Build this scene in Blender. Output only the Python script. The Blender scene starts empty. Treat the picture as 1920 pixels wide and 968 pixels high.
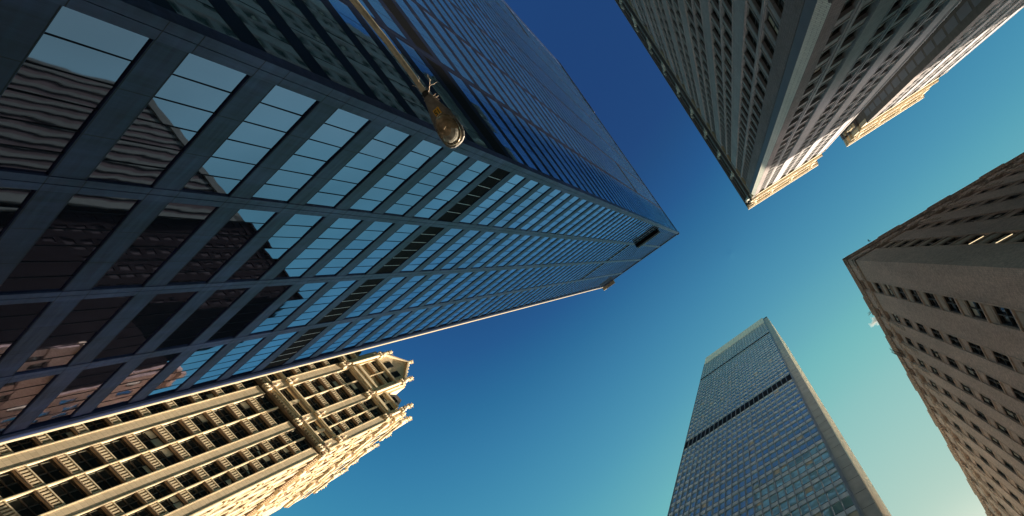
import bpy, math, random
import numpy as np
from mathutils import Matrix, Vector
random.seed(7)
R = math.radians
EYE = 1.6

# ------------------------------------------------------------------ camera
sc = bpy.context.scene
cam_d = bpy.data.cameras.new("camera")
cam = bpy.data.objects.new("camera", cam_d)
sc.collection.objects.link(cam)
sc.camera = cam
cam_d.sensor_width = 36.0
cam_d.lens = 18.75
cam_d.shift_x = -0.1282
cam_d.shift_y = 0.1754
cam_d.clip_start = 0.1
cam_d.clip_end = 6000
_z = np.array([0.16411, -0.34372, 1.0]); _z /= np.linalg.norm(_z)
_x = np.array([1.0, 0, 0]); _x -= _x @ _z * _z; _x /= np.linalg.norm(_x)
_R = np.stack([_x, np.cross(_z, _x), _z])          # image axes -> world
_r, _u, _b = _R @ [1, 0, 0], _R @ [0, -1, 0], _R @ [0, 0, -1]
cam.matrix_world = Matrix(((_r[0], _u[0], _b[0], 0), (_r[1], _u[1], _b[1], 0), (_r[2], _u[2], _b[2], EYE), (0, 0, 0, 1)))

# ------------------------------------------------------------------ sky, sun, exposure
SUN_AZ, SUN_EL = 44.0, 34.0
EXPOSURE = 1.4
world = bpy.data.worlds.new("World"); sc.world = world
world.use_nodes = True
nt = world.node_tree; nt.nodes.clear()
out = nt.nodes.new("ShaderNodeOutputWorld"); bg = nt.nodes.new("ShaderNodeBackground")
sky = nt.nodes.new("ShaderNodeTexSky"); sky.sky_type = 'NISHITA'
sky.sun_disc = False
sky.sun_elevation = R(SUN_EL); sky.sun_rotation = R(90 - SUN_AZ)
sky.altitude = 0; sky.air_density = 1.0; sky.dust_density = 1.6; sky.ozone_density = 1.0
# the sky's own colour response: deep blue overhead turning teal, then cream towards the sun
sep = nt.nodes.new("ShaderNodeSeparateColor"); com = nt.nodes.new("ShaderNodeCombineColor")
nt.links.new(sky.outputs[0], sep.inputs[0])
CURVES = (((0, 0), (.067, .014), (.078, .021), (.086, .036), (.096, .056), (.108, .082), (.122, .12), (.165, .22), (.195, .28), (.43, .54), (1, 2.0)),
          ((0, 0), (.105, .056), (.114, .085), (.124, .155), (.138, .24), (.152, .31), (.168, .39), (.209, .52), (.451, .70), (1, 1.75)),
          ((0, 0), (.188, .19), (.202, .26), (.216, .335), (.235, .41), (.27, .48), (.319, .52), (.546, .60), (1, 1.6)))
for i, pts in enumerate(CURVES):
    mu = nt.nodes.new("ShaderNodeMath"); mu.operation = 'MULTIPLY'; mu.inputs[1].default_value = 0.1
    fc = nt.nodes.new("ShaderNodeFloatCurve"); cm = fc.mapping.curves[0]
    cm.points[0].location = pts[0]; cm.points[1].location = pts[-1]
    for p in pts[1:-1]: cm.points.new(*p)
    fc.mapping.clip_max_y = 3.0
    for p in cm.points: p.handle_type = 'AUTO_CLAMPED'
    fc.mapping.update()
    m2 = nt.nodes.new("ShaderNodeMath"); m2.operation = 'MULTIPLY'; m2.inputs[1].default_value = 10.0 / 2 ** EXPOSURE
    nt.links.new(sep.outputs[i], mu.inputs[0]); nt.links.new(mu.outputs[0], fc.inputs[1]); nt.links.new(fc.outputs[0], m2.inputs[0]); nt.links.new(m2.outputs[0], com.inputs[i])
bg.inputs[1].default_value = 0.1
nt.links.new(com.outputs[0], bg.inputs[0]); nt.links.new(bg.outputs[0], out.inputs[0])
sun_d = bpy.data.lights.new("sun", 'SUN'); sun = bpy.data.objects.new("sun", sun_d)
sc.collection.objects.link(sun)
sun_d.energy = 5.0; sun_d.angle = R(0.5); sun_d.color = (1.0, 0.86, 0.66)
sv = Vector((math.cos(R(SUN_AZ)) * math.cos(R(SUN_EL)), math.sin(R(SUN_AZ)) * math.cos(R(SUN_EL)), math.sin(R(SUN_EL))))
sun.rotation_euler = sv.to_track_quat('Z', 'Y').to_euler()
sun.location = sv * 500
vs = sc.view_settings
sc.display_settings.display_device = 'sRGB'
vs.view_transform = 'Standard'; vs.look = 'None'; vs.exposure = EXPOSURE; vs.gamma = 1.0; vs.use_curve_mapping = False
sc.cycles.use_denoising = True
sc.cycles.max_bounces = 8

# ------------------------------------------------------------------ materials
def principled(name, col, rough=0.8, metal=0.0, spec=0.5):
    m = bpy.data.materials.new(name); m.use_nodes = True
    n = m.node_tree; b = n.nodes["Principled BSDF"]
    b.inputs["Base Color"].default_value = (*col, 1); b.inputs["Roughness"].default_value = rough
    b.inputs["Metallic"].default_value = metal; b.inputs["Specular IOR Level"].default_value = spec
    return m, n, b

def N(n, t, **k):
    x = n.nodes.new(t)
    for a, v in k.items():
        if a.startswith("i_"):
            x.inputs[a[2:].replace("_", " ")].default_value = v
        else:
            setattr(x, a, v)
    return x

def mix(n, fac, a, b, kind='MIX'):
    x = n.nodes.new("ShaderNodeMix"); x.data_type = 'RGBA'; x.blend_type = kind
    for i, v in ((0, fac), (6, a), (7, b)):
        if isinstance(v, bpy.types.NodeSocket): n.links.new(v, x.inputs[i])
        else: x.inputs[i].default_value = v if i == 0 else (*v, 1)
    return x.outputs[2]

def masonry(name, c1, c2, mortar, bw, bh, rough=0.85, msize=0.02, bump=0.25, stain=0.25, offset=0.5, grain=0.12):
    """blocks or bricks laid on the metre UVs, with stains and grain"""
    m, n, b = principled(name, c1, rough)
    uv = N(n, "ShaderNodeUVMap"); uv.uv_map = "m"
    br = N(n, "ShaderNodeTexBrick", i_Color1=(*c1, 1), i_Color2=(*c2, 1), i_Mortar=(*mortar, 1), i_Scale=1.0)
    br.inputs["Mortar Size"].default_value = msize; br.inputs["Brick Width"].default_value = bw
    br.inputs["Row Height"].default_value = bh; br.inputs["Bias"].default_value = 0.0; br.offset = offset
    n.links.new(uv.outputs[0], br.inputs["Vector"])
    tc = N(n, "ShaderNodeTexCoord")
    mp = N(n, "ShaderNodeMapping"); mp.inputs["Scale"].default_value = (0.5, 0.5, 0.12)
    n.links.new(tc.outputs["Object"], mp.inputs[0])
    no = N(n, "ShaderNodeTexNoise", i_Scale=0.9, i_Detail=5.0, i_Roughness=0.65); n.links.new(mp.outputs[0], no.inputs[0])
    g = N(n, "ShaderNodeTexNoise", i_Scale=5.0, i_Detail=6.0, i_Roughness=0.7); n.links.new(tc.outputs["Object"], g.inputs[0])
    mr = N(n, "ShaderNodeMapRange"); mr.inputs[1].default_value = 0.3; mr.inputs[2].default_value = 0.7
    mr.inputs[3].default_value = 1.0 - stain; mr.inputs[4].default_value = 1.0 + stain * 0.5
    n.links.new(no.outputs[0], mr.inputs[0])
    mg = N(n, "ShaderNodeMapRange"); mg.inputs[1].default_value = 0.25; mg.inputs[2].default_value = 0.75
    mg.inputs[3].default_value = 1.0 - grain * 1.5; mg.inputs[4].default_value = 1.0 + grain
    n.links.new(g.outputs[0], mg.inputs[0])
    c = mix(n, 1.0, br.outputs[0], mr.outputs[0], 'MULTIPLY')
    c = mix(n, 1.0, c, mg.outputs[0], 'MULTIPLY')
    n.links.new(c, b.inputs["Base Color"])
    bp = N(n, "ShaderNodeBump"); bp.inputs["Strength"].default_value = bump; bp.inputs["Distance"].default_value = 0.02
    n.links.new(br.outputs["Fac"], bp.inputs["Height"]); bp.invert = True
    n.links.new(bp.outputs[0], b.inputs["Normal"])
    return m

def painted(name, col, rough=0.5, metal=0.0, var=0.15, scale=0.6, spec=0.5):
    """plain coloured surface with a little unevenness"""
    m, n, b = principled(name, col, rough, metal, spec)
    tc = N(n, "ShaderNodeTexCoord")
    no = N(n, "ShaderNodeTexNoise", i_Scale=scale, i_Detail=6.0, i_Roughness=0.6); n.links.new(tc.outputs["Object"], no.inputs[0])
    mr = N(n, "ShaderNodeMapRange"); mr.inputs[1].default_value = 0.3; mr.inputs[2].default_value = 0.7
    mr.inputs[3].default_value = 1 - var; mr.inputs[4].default_value = 1 + var
    n.links.new(no.outputs[0], mr.inputs[0])
    n.links.new(mix(n, 1.0, col, mr.outputs[0], 'MULTIPLY'), b.inputs["Base Color"])
    r2 = N(n, "ShaderNodeMapRange"); r2.inputs[3].default_value = max(0, rough - .12); r2.inputs[4].default_value = min(1, rough + .12)
    n.links.new(no.outputs[0], r2.inputs[0]); n.links.new(r2.outputs[0], b.inputs["Roughness"])
    return m

def mirror_glass(name, col, rough=0.02, wave=0.02, wscale=0.35, dist=1.0, base=(0.01, 0.014, 0.02), face=0.45, top=1.0, blend=0.35):
    """coated glass: a dark room behind and a tinted reflection that grows towards grazing"""
    m = bpy.data.materials.new(name); m.use_nodes = True; n = m.node_tree; n.nodes.clear()
    o = N(n, "ShaderNodeOutputMaterial"); d = N(n, "ShaderNodeBsdfDiffuse"); d.inputs[0].default_value = (*base, 1)
    g = N(n, "ShaderNodeBsdfGlossy"); g.inputs[0].default_value = (*col, 1); g.inputs[1].default_value = rough
    tv = N(n, "ShaderNodeTexCoord"); nv = N(n, "ShaderNodeTexNoise", i_Scale=.10, i_Detail=3.0); n.links.new(tv.outputs["Object"], nv.inputs[0])
    mv = N(n, "ShaderNodeMapRange"); mv.inputs[1].default_value = .3; mv.inputs[2].default_value = .7; mv.inputs[3].default_value = .80; mv.inputs[4].default_value = 1.12; n.links.new(nv.outputs[0], mv.inputs[0])
    n.links.new(mix(n, 1.0, col, mv.outputs[0], 'MULTIPLY'), g.inputs[0])
    fr = N(n, "ShaderNodeLayerWeight"); fr.inputs[0].default_value = blend
    mr = N(n, "ShaderNodeMapRange"); mr.inputs[3].default_value = face; mr.inputs[4].default_value = top
    n.links.new(fr.outputs["Facing"], mr.inputs[0])
    ms = N(n, "ShaderNodeMixShader"); n.links.new(mr.outputs[0], ms.inputs[0]); n.links.new(d.outputs[0], ms.inputs[1]); n.links.new(g.outputs[0], ms.inputs[2])
    n.links.new(ms.outputs[0], o.inputs[0])
    tc = N(n, "ShaderNodeTexCoord"); no = N(n, "ShaderNodeTexNoise", i_Scale=wscale, i_Detail=1.5)
    n.links.new(tc.outputs["Object"], no.inputs[0])
    bp = N(n, "ShaderNodeBump"); bp.inputs["Strength"].default_value = 1.0; bp.inputs["Distance"].default_value = wave
    n.links.new(no.outputs[0], bp.inputs["Height"]); n.links.new(bp.outputs[0], g.inputs["Normal"])
    return m

M = {}
M['curtain_glass'] = mirror_glass("blue_curtain_glass", (0.60, 0.61, 0.90), wave=0.004, wscale=0.5, face=0.02, top=1.05, base=(0.006, 0.009, 0.016))
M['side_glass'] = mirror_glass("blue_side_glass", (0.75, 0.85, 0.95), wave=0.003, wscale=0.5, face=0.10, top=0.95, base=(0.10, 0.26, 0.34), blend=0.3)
M['tower_glass'] = mirror_glass("grey_blue_glass", (0.75, 0.92, 1.0), wave=0.004, wscale=0.5, face=0.22, base=(0.42, 0.74, 0.78))
M['dark_glass'] = mirror_glass("dark_window_glass", (0.55, 0.62, 0.66), wave=0.006, wscale=0.8, base=(0.022, 0.026, 0.028), face=0.14)
M['dark_metal'] = painted("dark_anodised_metal", (0.028, 0.045, 0.110), 0.6, 0.0, 0.25, 0.35, 0.3)
M['side_metal'] = painted("dark_side_metal", (0.012, 0.022, 0.065), 0.7, 0.0, 0.25, 0.35, 0.15)  # darkened copy of the tower metal, shade put in the colour against grazing sun
M['panel_metal'] = painted("blue_grey_metal_panel", (0.040, 0.062, 0.145), 0.6, 0.0, 0.22, 0.3, 0.3)
M['groove'] = painted("black_joint", (0.008, 0.008, 0.011), 0.7)
M['mullion'] = painted("dark_mullion", (0.012, 0.015, 0.025), 0.85, 0, .15, .6, 0.1)
M['pale_metal'] = painted("pale_aluminium_edge", (0.40, 0.345, 0.25), 0.85, 0.0, 0.12, 0.5, 0.1)
M['louvre'] = painted("black_louvre", (0.006, 0.006, 0.008), 0.8, 0, 0.1, 0.6, 0.15)
M['terracotta'] = masonry("cream_terracotta", (0.74, 0.60, 0.41), (0.63, 0.505, 0.335), (0.40, 0.31, 0.21), 1.25, 0.62, 0.75, 0.018, 0.3, 0.22, grain=0.08)
M['terracotta_trim'] = painted("cream_moulding", (0.78, 0.64, 0.43), 0.7, 0, 0.18, 1.1)
M['terracotta_dark'] = painted("brown_moulding", (0.36, 0.25, 0.16), 0.8, 0, 0.3, 1.3)  # darker brown for lower mouldings and the backs behind the ribs
M['grey_brick'] = masonry("grey_brick", (0.32, 0.27, 0.28), (0.245, 0.205, 0.215), (0.14, 0.13, 0.13), 0.42, 0.14, 0.9, 0.02, 0.5, 0.25, grain=0.2)
M['limestone'] = masonry("grey_limestone", (0.40, 0.375, 0.40), (0.36, 0.34, 0.365), (0.2, 0.2, 0.19), 1.4, 0.7, 0.8, 0.012, 0.2, 0.2)
M['pale_stone'] = masonry("pale_glazed_stone", (0.66, 0.68, 0.60), (0.60, 0.63, 0.56), (0.28, 0.28, 0.27), 0.6, 0.25, 0.35, 0.02, 0.2, 0.15)
_b = M['pale_stone'].node_tree.nodes['Principled BSDF']; _b.inputs['Roughness'].default_value = 0.6
M['bluish_stone'] = painted("slate_stone", (0.13, 0.14, 0.165), 0.6, 0, 0.15, 0.8)  # smooth bluish stone of the corner strip and court panels
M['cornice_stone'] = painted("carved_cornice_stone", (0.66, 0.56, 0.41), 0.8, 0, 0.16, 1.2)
M['sill_stone'] = painted("sill_stone", (0.36, 0.36, 0.36), 0.6, 0, 0.15, 1.2)
M['bronze_trim'] = painted("window_bronze", (0.06, 0.05, 0.045), 0.5, 0.3, 0.2, 1.5)
M['dark_stone'] = painted("dark_plain_stone", (0.105, 0.095, 0.09), 0.85, 0, 0.3, 0.9)  # dark stone; on the shaded cornices its tone stands in for shade
M['brown_brick'] = masonry("brown_brick", (0.82, 0.64, 0.55), (0.60, 0.445, 0.375), (0.44, 0.36, 0.32), 0.24, 0.09, 0.92, 0.016, 0.6, 0.22, grain=0.25)
M['stripe_stone'] = painted("dull_striped_stone", (0.14, 0.175, 0.155), 0.95, 0, 0.1, 1, 0.0)
M['dark_brown'] = painted("dark_brown_cladding", (0.020, 0.019, 0.020), 0.95, 0, 0.2, 1.0, 0.0)
M['shade_trim'] = painted("shaded_cornice_trim", (0.15, 0.135, 0.14), 0.8, 0, 0.25, 1.2)  # cornice trim with the shade put into its colour
M['brown_trim'] = painted("brown_terracotta_trim", (0.58, 0.46, 0.385), 0.85, 0, 0.3, 2.0)
M['tan_panel'] = painted("tan_stone_panel", (0.46, 0.385, 0.32), 0.8, 0, 0.15, 1.5)
M['blind'] = painted("roller_blind", (0.60, 0.57, 0.48), 0.9, 0, 0.1, 2)
M['steel_spandrel'] = painted("grey_spandrel_panel", (0.68, 0.78, 0.84), 0.5, 0.1, 0.12, 0.8)
M['crown_panel'] = painted("beige_crown_panel", (0.90, 0.80, 0.66), 0.6, 0.0, 0.1, 0.5)
M['white_panel'] = painted("white_side_panel", (0.93, 0.89, 0.80), 0.6, 0.0, 0.08, 0.5)
M['steel_mullion'] = painted("grey_steel_mullion", (0.34, 0.38, 0.42), 0.5, 0.3)
M['column_panel'] = painted("grey_column_cladding", (0.42, 0.44, 0.42), 0.6, 0.0, 0.18, 0.5)
M['roof'] = painted("roofing", (0.10, 0.10, 0.10), 0.9)
M['lamp_body'] = painted("grey_lamp_paint", (0.24, 0.22, 0.20), 0.5, 0.4, 0.25, 14)
M['lamp_arm'] = painted("worn_arm_paint", (0.70, 0.62, 0.47), 0.5, 0.3, 0.25, 10)
M['twig'] = painted("dry_twig", (0.75, 0.6, 0.46), 0.9, 0, 0.2, 30)
M['sticker'] = painted("yellow_sticker", (0.85, 0.48, 0.04), 0.6, 0, 0.1, 8)
M['ink'] = painted("black_ink", (0.01, 0.01, 0.01), 0.7)
M['leaf'] = painted("roof_weed_leaf", (0.05, 0.06, 0.03), 0.8)
M['iron'] = painted("black_iron", (0.02, 0.02, 0.02), 0.6)
M['asphalt'] = painted("asphalt", (0.05, 0.05, 0.05), 0.9, 0, 0.2, 0.8)
M['pavement'] = masonry("pavement_flags", (0.22, 0.21, 0.20), (0.19, 0.18, 0.17), (0.1, 0.1, 0.1), 1.5, 1.5, 0.9, 0.02)
M['road_paint'] = painted("road_paint", (0.7, 0.7, 0.66), 0.8, 0, 0.2, 3)

_m, _n, _b = principled("tube_light", (.9, .8, .6)); _b.inputs["Emission Color"].default_value = (1, .78, .45, 1); _b.inputs["Emission Strength"].default_value = .5
M['tube_light'] = _m

def cladding(name, col, rough):
    """thin sheet metal: slightly buckled, streaked downwards"""
    m, n, b = principled(name, col, rough, 0.0, 0.25)
    tc = N(n, "ShaderNodeTexCoord"); mp = N(n, "ShaderNodeMapping"); mp.inputs["Scale"].default_value = (1.2, 1.2, .10); n.links.new(tc.outputs["Object"], mp.inputs[0])
    st = N(n, "ShaderNodeTexNoise", i_Scale=1.6, i_Detail=7.0, i_Roughness=.7); n.links.new(mp.outputs[0], st.inputs[0])
    pt = N(n, "ShaderNodeTexNoise", i_Scale=.28, i_Detail=3.0); n.links.new(tc.outputs["Object"], pt.inputs[0])
    a = N(n, "ShaderNodeMapRange"); a.inputs[1].default_value = .3; a.inputs[2].default_value = .7; a.inputs[3].default_value = .62; a.inputs[4].default_value = 1.4; n.links.new(st.outputs[0], a.inputs[0])
    c = N(n, "ShaderNodeMapRange"); c.inputs[1].default_value = .35; c.inputs[2].default_value = .65; c.inputs[3].default_value = .7; c.inputs[4].default_value = 1.3; n.links.new(pt.outputs[0], c.inputs[0])
    n.links.new(mix(n, 1.0, mix(n, 1.0, col, a.outputs[0], 'MULTIPLY'), c.outputs[0], 'MULTIPLY'), b.inputs["Base Color"])
    mp2 = N(n, "ShaderNodeMapping"); mp2.inputs["Scale"].default_value = (.5, .5, 2.6); n.links.new(tc.outputs["Object"], mp2.inputs[0])
    bu = N(n, "ShaderNodeTexNoise", i_Scale=.9, i_Detail=1.5); n.links.new(mp2.outputs[0], bu.inputs[0])
    bp = N(n, "ShaderNodeBump"); bp.inputs["Strength"].default_value = 1.0; bp.inputs["Distance"].default_value = .05; n.links.new(bu.outputs[0], bp.inputs["Height"]); n.links.new(bp.outputs[0], b.inputs["Normal"])
    return m
M['dark_metal'] = cladding("buckled_dark_cladding", (0.026, 0.038, 0.100), .45)
M['panel_metal'] = cladding("buckled_blue_cladding", (0.042, 0.058, 0.140), .45)

# ------------------------------------------------------------------ mesh tools
class W:
    """a wall line: t metres along it, d metres out of it, h metres above the eye"""
    def __init__(s, o, az, side):
        s.o = np.array(o, float); s.u = np.array([math.cos(R(az)), math.sin(R(az))]); s.n = side * np.array([-s.u[1], s.u[0]])
        s.flip = (s.u[0] * s.n[1] - s.u[1] * s.n[0]) > 0
    def p(s, t, d, h):
        q = s.o + s.u * t + s.n * d
        return (q[0], q[1], h + EYE)

class MB:
    def __init__(s): s.v = []; s.f = []; s.m = []; s.uv = []; s.smooth = []
    def quad(s, pts, mat=0, uv=None, smooth=False):
        i = len(s.v); s.v += pts; s.f.append(tuple(range(i, i + len(pts)))); s.m.append(mat); s.smooth.append(smooth)
        s.uv += uv if uv else [(p[0] + p[1], p[2]) for p in pts]
    def box(s, w, t0, t1, d0, d1, h0, h1, mat=0, skip=""):
        """skip: letters of faces to leave out, b back f front l low u up s start e end"""
        P = lambda t, d, h: w.p(t, d, h)
        F = [("f", [(t0, d1, h0), (t1, d1, h0), (t1, d1, h1), (t0, d1, h1)], 0),
             ("b", [(t1, d0, h0), (t0, d0, h0), (t0, d0, h1), (t1, d0, h1)], 0),
             ("s", [(t0, d0, h0), (t0, d1, h0), (t0, d1, h1), (t0, d0, h1)], 1),
             ("e", [(t1, d1, h0), (t1, d0, h0), (t1, d0, h1), (t1, d1, h1)], 1),
             ("l", [(t0, d0, h0), (t1, d0, h0), (t1, d1, h0), (t0, d1, h0)], 2),
             ("u", [(t0, d1, h1), (t1, d1, h1), (t1, d0, h1), (t0, d0, h1)], 2)]
        for k, c, a in F:
            if k in skip: continue
            uv = [((q[0], q[2]), (q[1], q[2]), (q[0], q[1]))[a] for q in c]
            pts = [P(*q) for q in c]
            if w.flip: pts.reverse(); uv.reverse()
            s.quad(pts, mat, uv)
    def panel(s, w, t0, t1, d, h0, h1, mat=0, tilt=(0, 0)):
        a, b = tilt
        pts = [w.p(t0, d - a - b, h0), w.p(t1, d + a - b, h0), w.p(t1, d + a + b, h1), w.p(t0, d - a + b, h1)]
        uv = [(t0, h0), (t1, h0), (t1, h1), (t0, h1)]
        if w.flip: pts.reverse(); uv.reverse()
        s.quad(pts, mat, uv)
    def prism(s, w, poly, d0, d1, mat=0):
        """poly of (t,h) extruded from d0 to d1"""
        a = [w.p(t, d1, h) for t, h in poly]; b = [w.p(t, d0, h) for t, h in poly]
        s.quad(a[::-1] if w.flip else a, mat, [(t, h) for t, h in (poly[::-1] if w.flip else poly)])
        s.quad(b if w.flip else b[::-1], mat, [(t, h) for t, h in (poly if w.flip else poly[::-1])])
        n = len(poly)
        for i in range(n):
            j = (i + 1) % n
            q = [a[j], a[i], b[i], b[j]]
            s.quad(q[::-1] if w.flip else q, mat)
    def tube(s, pts, rad, k=8, mat=0, cap=True):
        rings = []
        for i, p in enumerate(pts):
            p = Vector(p); a = Vector(pts[max(0, i - 1)]); b = Vector(pts[min(len(pts) - 1, i + 1)])
            d = (b - a).normalized(); x = d.orthogonal().normalized() if abs(d.z) > .95 else d.cross(Vector((0, 0, 1))).normalized()
            y = d.cross(x); r = rad[i] if isinstance(rad, (list, tuple)) else rad
            rings.append([tuple(p + (x * math.cos(2 * math.pi * j / k) + y * math.sin(2 * math.pi * j / k)) * r) for j in range(k)])
        for i in range(len(rings) - 1):
            for j in range(k):
                q = (j + 1) % k
                s.quad([rings[i][j], rings[i][q], rings[i + 1][q], rings[i + 1][j]], mat, None, True)
        if cap:
            s.quad(rings[0][::-1], mat); s.quad(rings[-1], mat)
    def lathe(s, c, prof, k=8, mat=0):
        """prof of (radius, z) round a vertical axis at c"""
        rings = [[(c[0] + r * math.cos(2 * math.pi * j / k), c[1] + r * math.sin(2 * math.pi * j / k), c[2] + z) for j in range(k)] for r, z in prof]
        for i in range(len(rings) - 1):
            for j in range(k):
                q = (j + 1) % k
                s.quad([rings[i][j], rings[i][q], rings[i + 1][q], rings[i + 1][j]], mat, None, True)
        s.quad(rings[0][::-1], mat); s.quad(rings[-1], mat)
    def add(s, o):
        i = len(s.v); s.v += o.v; s.f += [tuple(a + i for a in f) for f in o.f]; s.m += o.m; s.uv += o.uv; s.smooth += o.smooth
    def build(s, name, mats, parent=None, **props):
        me = bpy.data.meshes.new(name)
        me.from_pydata(s.v, [], s.f)
        l = me.uv_layers.new(name="m")
        l.data.foreach_set("uv", np.array(s.uv, dtype=np.float32).ravel())
        for m in (mats if isinstance(mats, (list, tuple)) else [mats]): me.materials.append(M[m])
        me.polygons.foreach_set("material_index", s.m)
        me.polygons.foreach_set("use_smooth", s.smooth)
        me.update()
        o = bpy.data.objects.new(name, me); sc.collection.objects.link(o)
        if parent:
            o.parent = parent; o.matrix_parent_inverse = Matrix.Translation(-Vector(parent.location))
        for k, v in props.items(): o[k] = v
        return o

def thing(name, label, cat, loc, group=None):
    o = bpy.data.objects.new(name, None); sc.collection.objects.link(o); o.location = loc
    o.empty_display_size = 1; o["label"] = label; o["category"] = cat
    if group: o["group"] = group
    return o

def screen(p):
    v = _R.T @ (np.array(p) - [0, 0, EYE])
    if v[2] < 0.05: return None
    return v[0] / v[2] * 1000 + 1206.1, v[1] / v[2] * 1000 + 820.8

def many(root, name, items, mats, rest_label=None, limit=100):
    """the items that show largest each become a part, the rest one part of kind stuff"""
    sized = []
    for it in items:
        q = [screen(p) for p in it.v[:: max(1, len(it.v) // 8)]]
        if any(a is None for a in q): sized.append((0, it)); continue
        a = np.array(q); c = a.mean(0); lo = np.clip(a.min(0), (0, 0), (1920, 968)); hi = np.clip(a.max(0), (0, 0), (1920, 968))
        sized.append((float(np.prod(hi - lo)), it))
    sized.sort(key=lambda x: -x[0])
    for _, it in sized[:limit]: it.build(name, mats, root)
    rest = MB()
    for _, it in sized[limit:]: rest.add(it)
    if rest.f: rest.build(name, mats, root, kind="stuff")

def footprint(name, pts, h0, h1, mat, root, inset=0):
    m = MB(); n = len(pts)
    area = sum(pts[i][0] * pts[(i + 1) % n][1] - pts[(i + 1) % n][0] * pts[i][1] for i in range(n))
    if area < 0: pts = pts[::-1]
    b = [(p[0], p[1], h0) for p in pts]; t = [(p[0], p[1], h1) for p in pts]
    for i in range(n):
        j = (i + 1) % n; L = math.dist(pts[i], pts[j])
        m.quad([b[i], b[j], t[j], t[i]], 0, [(0, h0), (L, h0), (L, h1), (0, h1)])
    m.quad(t); m.quad(b[::-1])
    return m.build(name, mat, root)

def P2(o, az, t): return (o[0] + math.cos(R(az)) * t, o[1] + math.sin(R(az)) * t)
def off(w, t, d):
    q = w.p(t, d, 0); return (q[0], q[1])

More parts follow.
